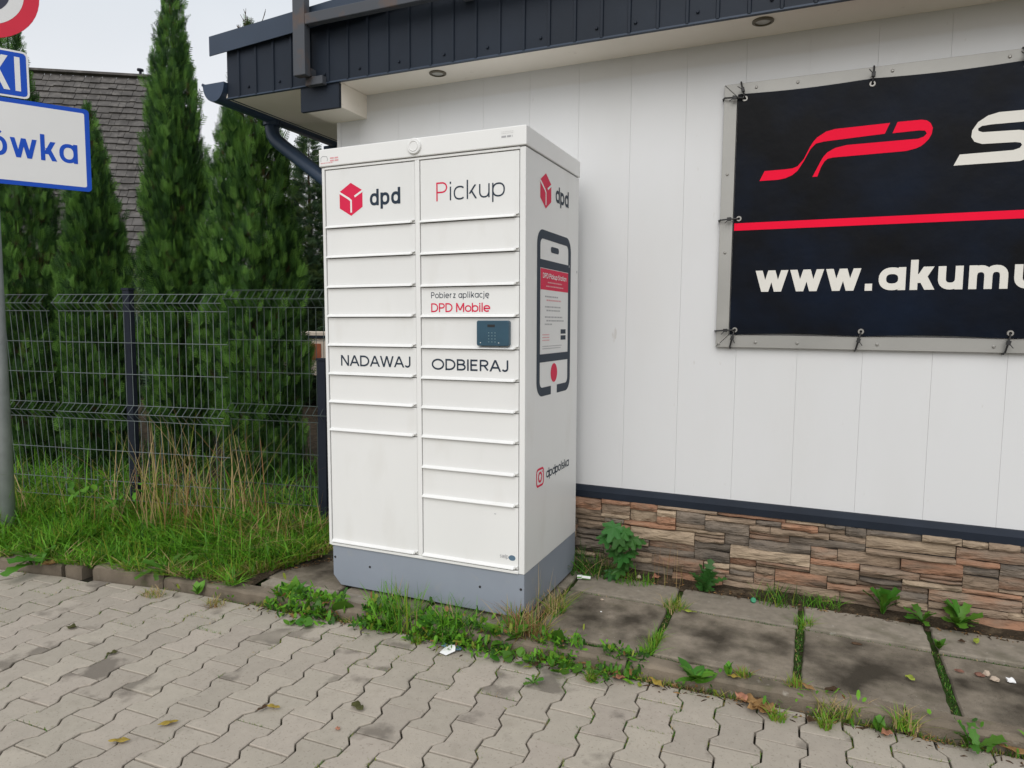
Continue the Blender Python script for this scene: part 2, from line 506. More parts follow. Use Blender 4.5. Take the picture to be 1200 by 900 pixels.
def glyph(ch):
    """strokes [(points, closed)], advance; cap height 1"""
    h = XH
    bowl = (arc(0.30, h / 2, 0.29, h / 2, 0, 360, 28)[:-1], True)
    G = {
        'o': ([bowl], .60), 'd': ([bowl, ([(.59, 0), (.59, 1)], False)], .60), 'b': ([bowl, ([(.01, 0), (.01, 1)], False)], .60),
        'p': ([bowl, ([(.01, -.28), (.01, h)], False)], .60), 'a': ([bowl, ([(.59, 0), (.59, h)], False)], .60),
        'c': ([(arc(.30, h / 2, .29, h / 2, 48, 312, 22), False)], .52),
        'e': ([([(.02, h * .5)] + [(.585, h * .5)] + arc(.30, h / 2, .29, h / 2, 8, 312, 24), False)], .58),
        'i': ([([(.05, 0), (.05, h)], False), ([(.05, .94), (.05, .98)], False)], .10),
        'l': ([([(.05, 0), (.05, 1)], False)], .10),
        'j': ([(arc(-.08, -.12, .13, .16, 270, 360, 6) + [(.05, h)], False), ([(.05, .94), (.05, .98)], False)], .12),
        'k': ([([(.04, 0), (.04, 1)], False), ([(.16, h * .42), (.46, h)], 'h'), ([(.24, h * .56), (.50, 0)], 'h')], .50),
        'r': ([([(.04, 0), (.04, h)], False), (arc(.33, h * .55, .29, h * .45, 178, 95, 8), False)], .36),
        'n': ([([(.04, 0), (.04, h)], False), (arc(.28, h * .5, .24, h * .5, 178, 0, 12) + [(.52, 0)], False)], .56),
        'm': ([([(.04, 0), (.04, h)], False), (arc(.25, h * .56, .21, h * .44, 178, 0, 12) + [(.46, 0)], False),
               (arc(.67, h * .56, .21, h * .44, 178, 0, 12) + [(.88, 0)], False)], .92),
        'u': ([([(.04, h)] + arc(.28, h * .46, .24, h * .46, 180, 360, 14) + [(.52, h)], False), ([(.52, h * .4), (.52, 0)], False)], .56),
        's': ([(arc(.23, h * .74, .19, h * .26, 40, 250, 12, 2) + arc(.23, h * .26, .20, h * .26, 80, -140, 12, 2), False)], .46),
        't': ([([(.14, .92), (.14, 0)], False), ([(0, h), (.30, h)], False)], .32),
        'w': ([([(0, h), (.215, 0)], 'h'), ([(.215, 0), (.43, h)], 'h'), ([(.43, h), (.645, 0)], 'h'), ([(.645, 0), (.86, h)], 'h')], .86),
        'z': ([([(.02, h), (.46, h)], False), ([(.44, h), (.04, 0)], 'h'), ([(.02, 0), (.46, 0)], False)], .48),
        '.': ([([(.06, -.01), (.06, .01)], False)], .16), ' ': ([], .22),
        'A': ([([(0, 0), (.36, 1)], 'h'), ([(.36, 1), (.72, 0)], 'h'), ([(.14, .30), (.58, .30)], False)], .72),
        'B': ([([(.04, 0), (.04, 1), (.30, 1)] + arc(.32, .77, .22, .23, 90, -90, 10, 2) + [(.04, .54)], False),
               ([(.32, .54)] + arc(.34, .27, .26, .27, 90, -90, 10, 2) + [(.04, 0)], False)], .62),
        'D': ([([(.04, 0), (.04, 1), (.28, 1)] + arc(.28, .5, .42, .5, 90, -90, 18, 2) + [(.04, 0)], False)], .72),
        'E': ([([(.52, 1), (.04, 1), (.04, 0), (.52, 0)], False), ([(.04, .52), (.46, .52)], False)], .54),
        'I': ([([(.04, 0), (.04, 1)], False)], .08),
        'J': ([([(.36, 1), (.36, .28)] + arc(.17, .27, .19, .27, 0, -150, 10, 2), False)], .42),
        'K': ([([(.04, 0), (.04, 1)], False), ([(.08, .40), (.56, 1)], 'h'), ([(.24, .58), (.60, 0)], 'h')], .60),
        'M': ([([(.04, 0), (.04, 1)], False), ([(.04, 1), (.42, .22)], 'h'), ([(.42, .22), (.80, 1)], 'h'), ([(.80, 0), (.80, 1)], False)], .84),
        'N': ([([(.04, 0), (.04, 1)], False), ([(.04, 1), (.62, 0)], 'h'), ([(.62, 0), (.62, 1)], False)], .66),
        'O': ([(arc(.44, .5, .43, .5, 0, 360, 32, 2)[:-1], True)], .88),
        'P': ([([(.04, 0), (.04, 1), (.30, 1)] + arc(.32, .73, .25, .27, 90, -90, 12, 2) + [(.04, .46)], False)], .58),
        'R': ([([(.04, 0), (.04, 1), (.30, 1)] + arc(.32, .74, .24, .26, 90, -90, 12, 2) + [(.04, .48)], False), ([(.30, .48), (.58, 0)], False)], .60),
        'S': ([(arc(.29, .75, .25, .25, 35, 260, 12, 2) + arc(.29, .26, .27, .26, 80, -145, 12, 2), False)], .58),
        'W': ([([(0, 1), (.25, 0)], 'h'), ([(.25, 0), (.5, 1)], 'h'), ([(.5, 1), (.75, 0)], 'h'), ([(.75, 0), (1.0, 1)], 'h')], 1.0),
    }
    if ch == '\u0119':
        g, a = G['e']
        return g + [([(.42, .02), (.36, -.12), (.40, -.2), (.50, -.18)], False)], a
    if ch == '\u00f3':
        g, a = G['o']
        return g + [([(.28, .82), (.42, 1.02)], False)], a
    return G[ch]


def ribbon(pts, hw, closed):
    P = [Vector((p[0], p[1])) for p in pts]
    if closed == 'h':            # straight stroke with level ends
        a, b = P
        t = (b - a).normalized()
        k = 1 / max(.35, abs(t.y))
        dy_ = Vector((0, math.copysign(hw * .98, t.y)))
        a, b = a - dy_, b + dy_
        hx = Vector((hw * k, 0))
        q = [a + hx, b + hx, a - hx, b - hx]
        return (q, [(2, 3, 1, 0)] if t.y > 0 else [(0, 1, 3, 2)])
    if not closed:               # upright ends reach as far as the bowls do
        if abs(P[0].x - P[1].x) < 1e-6:
            P[0] = P[0] + (P[0] - P[1]).normalized() * hw
        if abs(P[-1].x - P[-2].x) < 1e-6:
            P[-1] = P[-1] + (P[-1] - P[-2]).normalized() * hw
    Q = [P[0]]
    for p in P[1:]:
        if (p - Q[-1]).length > 1e-5:
            Q.append(p)
    P = Q
    n = len(P)
    L, Rr = [], []
    for i in range(n):
        a = P[i - 1] if (i > 0 or closed) else None
        b = P[(i + 1) % n] if (i < n - 1 or closed) else None
        t0 = (P[i] - a).normalized() if a is not None else None
        t1 = (b - P[i]).normalized() if b is not None else None
        if t0 is None:
            t0 = t1
        if t1 is None:
            t1 = t0
        n0 = Vector((-t0.y, t0.x))
        n1 = Vector((-t1.y, t1.x))
        m = n0 + n1
        m = m.normalized() if m.length > 1e-6 else n0
        s = hw / max(0.42, m.dot(n0))
        L.append(P[i] + m * s)
        Rr.append(P[i] - m * s)
    vs = L + Rr
    k = n if closed else n - 1
    fs = [(n + i, n + (i + 1) % n, (i + 1) % n, i) for i in range(k)]
    return vs, fs


def text_strokes(s, cap, track=0.12, xs=1.0, slant=0.0):
    out = []
    x = 0.0
    for ch in s:
        g, adv = glyph(ch)
        for pts, cl in g:
            out.append(([((x + px) * cap * xs + slant * py * cap, py * cap) for px, py in pts], cl))
        x += adv + (track if ch != ' ' else track * 0.6)
    return out, (x - track) * cap * xs


def print_text(name, s, cap, width, hw, fn, mats, parent, local=True, track=0.12, spec=None, off=0.0007, label=None, slant=0.0):
    """flat lettering fitted to a width. fn(u, v, d) maps to space, d = distance off the surface. spec: material index by character"""
    cap = cap - 2 * hw
    _, w0 = text_strokes(s, cap, track)
    xs = (width - 2 * hw) / (w0)
    vs, fs, mi = [], [], []
    x = 0.0
    k = 0
    for ci, ch in enumerate(s):
        g, adv = glyph(ch)
        for pts, cl in g:
            pp = [((x + px) * cap * xs + hw + slant * py * cap, py * cap + hw) for px, py in pts]
            rv, rf = ribbon(pp, hw, cl)
            o = len(vs)
            vs += [fn(p.x, p.y, off + 0.00012 * (k % 7)) for p in rv]
            fs += [tuple(i + o for i in q) for q in rf]
            mi += [spec(ci) if spec else 0] * len(rf)
            k += 1
        x += adv + (track if ch != ' ' else track * 0.6)
    return obj(name, vs, fs, mats, parent, midx=mi, local=local, label=label)


def flat_poly(name, poly, fn, m, parent, off=0.0007, local=True, thick=None):
    vs = [fn(u, v, off) for u, v in poly]
    return obj(name, vs, [tuple(range(len(poly)))], m, parent, local=local)


# ================================================================== SETTING
# wide ground, a little below the paving
mb = MB()
mb.add([(-150, -60, -0.16), (150, -60, -0.16), (150, 240, -0.16), (-150, 240, -0.16)], [(0, 1, 2, 3)])
mb.build('ground', M_GROUND, kind='structure')

PZ = -0.055          # top of the pavers
KB = [(-6.5, -1.10), (-2.74, -0.416), (-1.91, -0.276), (-1.36, -0.235), (0.18, -0.170), (1.2, -0.142), (1.82, -0.130), (6.0, -0.10)]


def kerb_y(x):
    for (x0, y0), (x1, y1) in zip(KB, KB[1:]):
        if x <= x1:
            return y0 + (y1 - y0) * (x - x0) / (x1 - x0)
    return KB[-1][1]


# --- paving of interlocking bone-shaped blocks
pv = MB()
pv.add([(-9, -8, PZ - 0.020), (9, -8, PZ - 0.020), (9, 0.3, PZ - 0.020), (-9, 0.3, PZ - 0.020)], [(0, 1, 2, 3)])
paving = pv.build('pavement', M_JOINT, kind='structure')
W1, W0 = 0.0825, 0.0575
OUT = []
for y, w in ((-.0987, W1), (-.066, W1), (-.034, W0), (.034, W0), (.066, W1), (.0987, W1)):
    OUT.append((w, y))
OUT = OUT + [(-w, y) for w, y in OUT[::-1]]


def offset_poly(poly, d):
    n = len(poly)
    res = []
    for i in range(n):
        p0, p1, p2 = Vector(poly[i - 1]), Vector(poly[i]), Vector(poly[(i + 1) % n])
        t0, t1 = (p1 - p0).normalized(), (p2 - p1).normalized()
        n0, n1 = Vector((-t0.y, t0.x)), Vector((-t1.y, t1.x))
        m = (n0 + n1)
        if m.length < 1e-6:
            m = n0
        m.normalize()
        res.append(tuple(p1 + m * (d / max(0.5, m.dot(n0)))))
    return res


def paver_geo(poly):
    a = offset_poly(poly, 0.0020)
    b = offset_poly(poly, 0.0040)
    n = len(poly)
    vs = [(x, y, 0) for x, y in b] + [(x, y, -.0022) for x, y in a] + [(x, y, -.03) for x, y in a]
    fs = [tuple(range(n))]
    for k in (0, 1):
        fs += [(k * n + i, (k + 1) * n + i, (k + 1) * n + (i + 1) % n, k * n + (i + 1) % n) for i in range(n)]
    return vs, fs


def clip_below(poly, fy):
    """keep the part where y < fy(x)"""
    res = []
    n = len(poly)
    for i in range(n):
        p, q = poly[i], poly[(i + 1) % n]
        dp, dq = fy(p[0]) - p[1], fy(q[0]) - q[1]
        if dp >= 0:
            res.append(p)
        if (dp >= 0) != (dq >= 0):
            t = dp / (dp - dq)
            res.append((p[0] + t * (q[0] - p[0]), p[1] + t * (q[1] - p[1])))
    return res


def poly_area(p):
    return 0.5 * sum(p[i - 1][0] * p[i][1] - p[i][0] * p[i - 1][1] for i in range(len(p)))


pav_me = make_mesh('paver', *paver_geo(OUT), M_PAVER)
ca, sa = math.cos(R_(1.8)), math.sin(R_(1.8))
plist = []
for i in range(-42, 24):
    for j in range(-16, 9):
        u = i * 0.1425
        v = 0.1 * (i % 2) + 0.2 * j - 0.1
        cx, cy = -0.0195 + u * ca - v * sa, -0.8285 + u * sa + v * ca
        if cy > kerb_y(cx) + 0.1 or cy < -3.9 or cx < -6 or cx > 3.2:
            continue
        wpoly = [(cx + x * ca - y * sa, cy + x * sa + y * ca) for x, y in OUT]
        cut = any(p[1] > kerb_y(p[0]) - 0.022 for p in wpoly)
        if cut:
            wpoly = clip_below(wpoly, lambda x: kerb_y(x) - 0.022)
            if len(wpoly) < 3 or poly_area(wpoly) < 0.0028:
                continue
        # rough projection test to pick those in view
        d = Vector((cx, cy, PZ)) - cam.matrix_world.translation
        dep = d.dot(_f)
        px = 600 + 809 * d.dot(_r2) / max(dep, .05)
        py = 450 - 809 * d.dot(_u2) / max(dep, .05)
        inview = dep > 0.3 and -70 < px < 1270 and py < 960
        plist.append((inview, dep, cx, cy, wpoly if cut else None))
nv = sum(1 for p in plist if p[0])
plist.sort(key=lambda p: (not p[0], p[1]))
rest_v, rest_f = [], []
for k, (inview, dep, cx, cy, wpoly) in enumerate(plist):
    dz = random.gauss(0, 0.0012)
    if k < 300:
        if wpoly is None:
            o = bpy.data.objects.new('paver', pav_me)
        else:
            o = bpy.data.objects.new('paver', make_mesh('paver_cut', *paver_geo([(x - cx, y - cy) for x, y in wpoly]), M_PAVER))
        COL.objects.link(o)
        o.location = (cx, cy, PZ + dz)
        o.rotation_euler = (random.gauss(0, .006), random.gauss(0, .006), (R_(1.8) if wpoly is None else 0) + random.gauss(0, .004))
        o.parent = paving
    else:
        wp = wpoly or [(cx + x * ca - y * sa, cy + x * sa + y * ca) for x, y in OUT]
        vs, fs = paver_geo(wp)
        o0 = len(rest_v)
        rest_v += [(x, y, z + PZ + dz) for x, y, z in vs]
        rest_f += [tuple(q + o0 for q in f) for f in fs]
if rest_v:
    obj('paver_field', rest_v, rest_f, M_PAVER, paving, kind='stuff')
print('pavers in view', nv, 'total', len(plist))

# --- kerb of concrete edging stones
kb = MB()
kb.add([(-7, -1.15, -.13), (6, -.2, -.13), (6, 0.0, -.13), (-7, -.9, -.13)], [(0, 1, 2, 3)])
kerb = kb.build('kerb', M_SOIL, kind='structure')


def rough_block(poly_fn, x0, x1, z0, z1, wd, seed, nx=26):
    """a kerb stone following the kerb line, worn edges"""
    prof = [(0, z0), (0, z1 - .014), (.010, z1 - .003), (.022, z1), (wd - .012, z1), (wd, z1 - .010), (wd, z0)]
    vs, fs = [], []
    n = len(prof)
    for i in range(nx + 1):
        x = x0 + (x1 - x0) * i / nx
        for j, (dy, z) in enumerate(prof):
            nn = noise.noise(Vector((x * 9 + seed, j * 1.7, seed))) * (2.4 if x1 < -1.9 else 1.3)
            eend = min(x - x0, x1 - x)
            rnd = max(0, .03 - eend) ** 2 * (14 if x1 < -1.9 else 5)
            n2 = noise.noise(Vector((x * 30 + seed, j * 3.1, seed * 2)))
            vs.append((x, poly_fn(x) + dy + 0.004 * nn + .003 * n2 + (rnd if j < 3 else 0), z + (0.004 * nn + .003 * n2 - rnd if j not in (0, n - 1) else 0)))
    for i in range(nx):
        for j in range(n - 1):
            fs.append((i * n + j, (i + 1) * n + j, (i + 1) * n + j + 1, i * n + j + 1))
    fs.append(tuple(range(n)))
    fs.append(tuple(nx * n + j for j in range(n))[::-1])
    return vs, fs


kx = [-6.4, -5.4, -4.4, -3.4, -2.62, -2.42, -1.96, -0.97, -0.485, 0.515, 1.505, 2.505, 3.5, 4.5]
for i, (a, b) in enumerate(zip(kx, kx[1:])):
    if i == 4:
        a, b = -2.60, -2.48         # a short broken lump of kerb
    vs, fs = rough_block(kerb_y, a + .004, b - .006, -.12, 0.0 + random.uniform(-.004, .004) + (0.012 if b < -1.9 else 0), .088, i * 3.3)
    obj('kerb_stone', vs, fs, M_KERB, kerb, smooth=False)

# --- slab strip under the locker and along the wall
sp = MB()
sp.add([(-1.56, -.12, -.016), (4.6, -.10, -.016), (4.6, .76, -.016), (-1.56, .76, -.016)], [(0, 1, 2, 3)])
path = sp.build('slab_path', M_MOSS, kind='structure')


def slab(x0, x1, y0, y1, m, dz=0.0, seed=0):
    cx, cy = (x0 + x1) / 2, (y0 + y1) / 2
    nx = 10
    ring = []
    for i in range(nx):
        ring.append((x0 + (x1 - x0) * i / nx, y0))
    for i in range(nx):
        ring.append((x1, y0 + (y1 - y0) * i / nx))
    for i in range(nx):
        ring.append((x1 - (x1 - x0) * i / nx, y1))
    for i in range(nx):
        ring.append((x0, y1 - (y1 - y0) * i / nx))
    r2 = []
    for x, y in ring:
        w = 0.006 * noise.noise(Vector((x * 22, y * 22, seed)))
        r2.append((x - cx + (w if abs(x - cx) > .05 else 0), y - cy + w))
    n = len(r2)
    vs = [(x * .978, y * .978, 0) for x, y in r2] + [(x * .996, y * .996, -.006) for x, y in r2] + [(x, y, -.05) for x, y in r2]
    fs = [tuple(range(n))] + [(k * n + i, (k + 1) * n + i, (k + 1) * n + (i + 1) % n, k * n + (i + 1) % n) for k in (0, 1) for i in range(n)]
    o = obj('slab', vs, fs, m, path, local=True)
    o.location = (cx, cy, dz)
    o.rotation_euler = (random.gauss(0, .004), random.gauss(0, .004), random.gauss(0, .006))


sj = [-1.50, -0.985, -0.487, 0.045, 0.582, 1.150, 1.675, 2.21, 2.745, 3.28, 3.815, 4.35]
for i, (a, b) in enumerate(zip(sj, sj[1:])):
    slab(a + .014, b - .018, -.045, .458, M_SLAB, random.uniform(-.004, .004), i)
    slab(a + .012, b - .012, .488, .735, M_STRIP, random.uniform(-.004, .004), i + 30)
# narrow concrete pieces between kerb and slabs in front of the locker
for i, (a, b) in enumerate([(-1.42, -0.99), (-0.96, -0.50), (-0.47, 0.03)]):
    slab(a, b, -.14, -.052, M_STRIP, 0.003, i + 60)

# --- bare soil strip at the foot of the wall, with litter bits
gx = np.linspace(-1.7, 4.6, 90)
vs, fs = [], []
for i, x in enumerate(gx):
    for j, y in enumerate((0.715, .75, .79, .84, .88)):
        vs.append((x, y, -.012 + (0, .010, .022, .03, .03)[j] + .010 * noise.noise(Vector((x * 9, y * 14, 2)))))
for i in range(len(gx) - 1):
    for j in range(4):
        fs.append((i * 5 + j, (i + 1) * 5 + j, (i + 1) * 5 + j + 1, i * 5 + j + 1))
obj('soil_strip', vs, fs, M_SOIL, kind='structure')


# --- grass verge
def verge_z(x, y):
    k = y - kerb_y(x) - .08
    return -.012 + min(max(k, 0) * .14, .11) + .012 * noise.noise(Vector((x * 3, y * 3, 1)))


vs, fs = [], []
NX, NY = 60, 26
for i in range(NX + 1):
    x = -11 + (11 - 1.45) * i / NX
    for j in range(NY + 1):
        y0 = kerb_y(x) + .07
        y = y0 + (14 - y0) * (j / NY) ** 2.2
        vs.append((x, y, verge_z(x, y)))
for i in range(NX):
    for j in range(NY):
        fs.append((i * (NY + 1) + j, (i + 1) * (NY + 1) + j, (i + 1) * (NY + 1) + j + 1, i * (NY + 1) + j + 1))
obj('grass_verge', vs, fs, M_SOIL, kind='structure')


def blades(points, hmin, hmax, wid, lean, segs=3, droop=0.6, picks=(0, 1, 2), probs=None, hfun=None):
    """grass blades: tapered bent strips; points (n,3)"""
    n = len(points)
    pts = np.asarray(points, float)
    h = rng.uniform(hmin, hmax, n)
    if hfun is not None:
        h = h * hfun
    az = rng.uniform(0, 2 * np.pi, n)
    ln = np.abs(rng.normal(lean, lean * .6, n))
    d = np.stack([np.cos(az), np.sin(az)], 1)
    pr = np.stack([-np.sin(az + rng.normal(0, .7, n)), np.cos(az)], 1)
    V = np.zeros((n, 2 * segs + 1, 3))
    w = wid * rng.uniform(.6, 1.3, n)
    for s in range(segs + 1):
        t = s / segs
        out = ln * h * (t + droop * t * t)
        up = h * (t - .28 * droop * t * t * np.minimum(ln * 2.2, 1.2))
        c = np.stack([pts[:, 0] + d[:, 0] * out, pts[:, 1] + d[:, 1] * out, pts[:, 2] + up], 1)
        if s < segs:
            ww = w * (1 - .75 * t ** 1.5)
            V[:, 2 * s, :] = c
            V[:, 2 * s + 1, :] = c
            V[:, 2 * s, :2] += pr * ww[:, None] / 2
            V[:, 2 * s + 1, :2] -= pr * ww[:, None] / 2
        else:
            V[:, 2 * s, :] = c
    F = []
    for s in range(segs - 1):
        F += [[2 * s, 2 * s + 1, 2 * s + 3], [2 * s, 2 * s + 3, 2 * s + 2]]
    F.append([2 * segs - 2, 2 * segs - 1, 2 * segs])
    F = np.array(F)
    k = V.shape[1]
    faces = (F[None] + (np.arange(n) * k)[:, None, None]).reshape(-1, 3)
    mi = np.repeat(rng.choice(picks, n, p=probs), len(F))
    return V.reshape(-1, 3), faces, mi


def join_geo(lst):
    vs, fs, ms, o = [], [], [], 0
    for v, f, m in lst:
        vs.append(v)
        fs.append(f + o)
        ms.append(m)
        o += len(v)
    return np.concatenate(vs), np.concatenate(fs), np.concatenate(ms)


def scatter(n, x0, x1, yfun0, yfun1, zf=verge_z, power=1.0):
    out = []
    while len(out) < n:
        x = random.uniform(x0, x1)
        a, b = yfun0(x), yfun1(x)
        y = a + (b - a) * random.random() ** power
        out.append((x, y, zf(x, y) - .01))
    return np.array(out)


def fence_y(x):
    return 0.10 + (x + 3.75) * (0.40 / 2.23)


def slab_edge(x):          # grass creeps over the slab in a diagonal
    return kerb_y(x) + .085 + max(0, (x + 1.62) * 1.5)


def clumpy(p, sc=4.0, seed=0.0):
    return np.array([0.62 + 0.75 * max(0, .5 + noise.noise(Vector((x * sc, y * sc, seed)))) for x, y, z in p])


gl = []
p = scatter(16000, -4.9, -1.40, lambda x: slab_edge(x) - .045, lambda x: fence_y(x) + .05, power=.9)
gl.append(blades(p, .05, .15, .0080, .60, picks=(0, 1, 2, 3), probs=(.52, .23, .07, .18), hfun=clumpy(p)))
p = scatter(4600, -4.9, -1.66, lambda x: kerb_y(x) + .22, lambda x: fence_y(x) + .45)
gl.append(blades(p, .08, .24, .0085, .70, picks=(0, 1, 2, 3), probs=(.44, .30, .10, .16), hfun=clumpy(p, 3.0, 4)))
p = scatter(2600, -7.5, -1.6, fence_y, lambda x: fence_y(x) + 1.6)
gl.append(blades(p, .12, .30, .008, .45, picks=(1, 2, 0), probs=(.45, .4, .15)))
v, f, m = join_geo(gl)
obj('grass', v, f, GREENS, midx=m, kind='stuff', label='long green grass on the verge below the mesh fence', cat='grass')
# grass hanging over the kerb face
p = []
for _ in range(1900):
    x = random.uniform(-4.4, -1.50)
    if noise.noise(Vector((x * 3.3, 0, 6))) > -.05:
        p.append((x, kerb_y(x) + random.uniform(.0, .06), .008))
v, f, m = blades(np.array(p), .03, .10, .007, .95, picks=(0, 1, 3, 4), probs=(.4, .25, .2, .15))
obj('kerb_grass', v, f, GREENS, midx=m, kind='stuff', label='grass hanging over the left kerb stones', cat='grass')
# yellowed short grass at the slab edge
p = scatter(1500, -1.95, -1.33, lambda x: slab_edge(x) - .035, lambda x: slab_edge(x) + .09)
v, f, m = blades(p, .03, .085, .005, .55, picks=(3, 4, 0, 5), probs=(.42, .33, .17, .08))
obj('dry_grass_edge', v, f, GREENS, midx=m, kind='stuff', label='short yellowed grass fringe where the verge meets the concrete slab',
    cat='grass')
# tall straw-coloured stalks in front of and through the fence
gl = []
p = scatter(190, -2.9, -1.95, lambda x: fence_y(x) - .28, lambda x: fence_y(x) + .12)
gl.append(blades(p, .35, .95, .0055, .26, segs=5, droop=.9, picks=(4, 5, 3), probs=(.62, .28, .10),
                 hfun=np.array([1.0 - .45 * min(1, abs(x + 2.25) / 1.0) for x, y, z in p])))
p = scatter(170, -1.95, -1.45, lambda x: fence_y(x) - .42, lambda x: fence_y(x) + .05)
gl.append(blades(p, .15, .34, .005, .6, segs=5, droop=1.0, picks=(4, 5, 3), probs=(.55, .35, .10)))
p = scatter(120, -4.2, -3.0, lambda x: fence_y(x) - .3, lambda x: fence_y(x) + .1)
gl.append(blades(p, .3, .6, .0055, .45, segs=5, droop=1.0, picks=(4, 3, 0), probs=(.35, .35, .30)))
v, f, m = join_geo(gl)
obj('dry_stalks', v, f, GREENS, midx=m, kind='stuff', label='tall straw-coloured dry grass stalks leaning against the mesh fence', cat='dry grass')


# ================================================================== SHOP BUILDING
WY = 0.88
SZ = 2.757
FY = 0.59
bld = thing('shop_building', 'white panel-clad shop building with slate-blue fascia and stone plinth', 'building', (1.2, 3.0, 0))
xs = [-1.68] + [0.213 + .288 * k for k in range(-6, 15)]
for a, b in zip(xs, xs[1:]):
    MB().box(a + .0004, b - .0004, WY, WY + .04, .432, SZ + .02).build('wall_panel', M_WALL, bld)
MB().box(-1.66, xs[-1], WY + .006, 6.5, -.1, SZ + .02).build('wall_core', M_WALL, bld)
MB().box(-1.684, -1.655, WY - .004, WY + .06, .435, SZ - .002).build('corner_trim', M_WALL, bld)
# flashing above the plinth
tr = MB()
tr.prism([(WY - .001, .455), (WY - .012, .452), (WY - .038, .428), (WY - .038, .392), (WY - .030, .392), (WY - .030, .424), (WY - .001, .440)],
         lambda u, v, d: (d, u, v), -1.69, xs[-1])
tr.build('base_flashing', M_TRIM, bld)
# plinth with ledge stones
pl = MB().box(-1.66, xs[-1], .862, .905, -.1, .40).build('plinth', mat('plinth_mortar', (0.05, 0.045, 0.04), 0.95, 0.1, var=0.3), bld)


def stone_geo(w, h, dep, seed):
    """front face grid with rough relief; origin bottom-left, x right, z up, -y out"""
    nx, nz = 6, 3
    vs, fs = [], []
    tl, tr_, br = random.uniform(-.1, .1) * h, random.uniform(-.12, .12) * h, random.uniform(-.06, .06) * h
    for k in range(nz + 1):
        for i in range(nx + 1):
            u, t = i / nx, k / nz
            edge = (i in (0, nx)) + (k in (0, nz))
            x = u * w
            z = t * h + t * (tl * (1 - u) + tr_ * u) + (1 - t) * br * u
            if not edge:
                x += random.uniform(-.2, .2) * w / nx
            rel = noise.noise(Vector((x * 16 + seed, z * 40, seed)))
            y = -dep * (1 + .40 * rel) + (0.007 if edge else 0) + (0.004 if edge == 2 else 0) + random.uniform(-.0025, .0025)
            if k in (0, nz):
                z += .0035 * noise.noise(Vector((x * 40, seed, t)))
            vs.append((x, y, z))
    n1 = nx + 1
    for k in range(nz):
        for i in range(nx):
            fs.append((k * n1 + i, k * n1 + i + 1, (k + 1) * n1 + i + 1, (k + 1) * n1 + i))
    ring = list(range(nx + 1)) + [k * n1 + nx for k in range(1, nz + 1)] + [nz * n1 + i for i in range(nx - 1, -1, -1)] + \
        [k * n1 for k in range(nz - 1, 0, -1)]
    o = len(vs)
    vs += [(vs[r][0], .01, vs[r][2]) for r in ring]
    n = len(ring)
    for i in range(n):
        fs.append((ring[i], o + i, o + (i + 1) % n, ring[(i + 1) % n]))
    return vs, fs


def lay_stone(x0, x1, z0, z1):
    w, h = x1 - x0 - .003, z1 - z0 - .003
    if w < .02 or h < .008:
        return
    vs, fs = stone_geo(w, h, random.uniform(.010, .042), random.uniform(0, 90))
    r = random.random()
    mi = 0 if r < .32 else 1 if r < .44 else 2 if r < .66 else 3 if r < .86 else 4
    o = obj('stone', vs, fs, STONES[mi], pl, local=True)
    o.location = (x0 + .0015, .858, z0 + .0015)


random.seed(21)
BIN = .01
X0S, X1S, TOPS = -.16, 3.6, .392
sky_h = [-.015] * int((X1S - X0S) / BIN)
while True:
    lo = min(sky_h)
    if lo >= TOPS - .004:
        break
    i0 = sky_h.index(lo)
    i1 = i0
    while i1 < len(sky_h) and abs(sky_h[i1] - lo) < 1e-6:
        i1 += 1
    run_ = i1 - i0
    want = int(random.choice((random.uniform(10, 18), random.uniform(18, 30), random.uniform(24, 40))))
    if run_ - want < 7:
        want = run_ if run_ < 42 else run_ // 2
    want = min(want, run_)
    r = random.random()
    h = random.uniform(.016, .026) if r < .36 else random.uniform(.028, .044) if r < .74 else random.uniform(.048, .066)
    if want < 10:
        h = max(h, .03)
    # line up with a neighbour's top now and then, so that ledges run on
    for nb in (i0 - 1, i0 + want):
        if 0 <= nb < len(sky_h):
            dd = sky_h[nb] - lo
            if .014 < dd < .085 and (abs(dd - h) < .014 or want < 9):
                h = dd
    if TOPS - lo - h < .018:
        h = TOPS - lo
    lay_stone(X0S + i0 * BIN, X0S + (i0 + want) * BIN, lo, lo + h)
    for k in range(i0, i0 + want):
        sky_h[k] = lo + h
random.seed(33)

# soffit, fascia, verge cap
MB().box(-2.33, xs[-1], FY + .012, 3.2, SZ, SZ + .03).build('soffit', M_SOFFIT, bld)
fa = []
x = -2.30
prof = []
pitch = .1375
x = -2.305
prof = [(x, 0)]
rib = -2.305 + .10
while rib < xs[-1] - .05:
    prof += [(rib - .010, 0), (rib - .006, -.009), (rib + .006, -.009), (rib + .010, 0)]
    rib += pitch
prof += [(xs[-1], 0)]


def cap_z(x):
    return 3.014 + .062 * (min(x, 1.2) + 2.41)


vs, fs = [], []
for (x, d) in prof:
    vs += [(x, FY + d, SZ - .004), (x, FY + d, cap_z(x) + .05)]
n = len(prof)
fs = [(2 * i, 2 * i + 2, 2 * i + 3, 2 * i + 1) for i in range(n - 1)]
fasc = obj('fascia', vs, fs, M_FASCIA, bld)
sm = fasc.modifiers.new('thick', 'SOLIDIFY')
sm.thickness = .004
sm.offset = -1
MB().box(-2.31, xs[-1], FY - .006, FY + .016, SZ - .010, SZ - .002).build('drip_edge', M_CAP, bld)
MB().box(-2.31, -2.302, FY + .005, 3.2, SZ - .004, 3.03).build('side_fascia', M_CAP, bld)
rib = -2.305 + .10 + pitch * 0.5
k = 0
scr = MB().tube([(0, 0, 0), (0, -.004, 0), (0, -.0085, 0)], [.0085, .0085, .006], 8)
scr_me = make_mesh('screw', scr.v, scr.f, M_FASCIA)


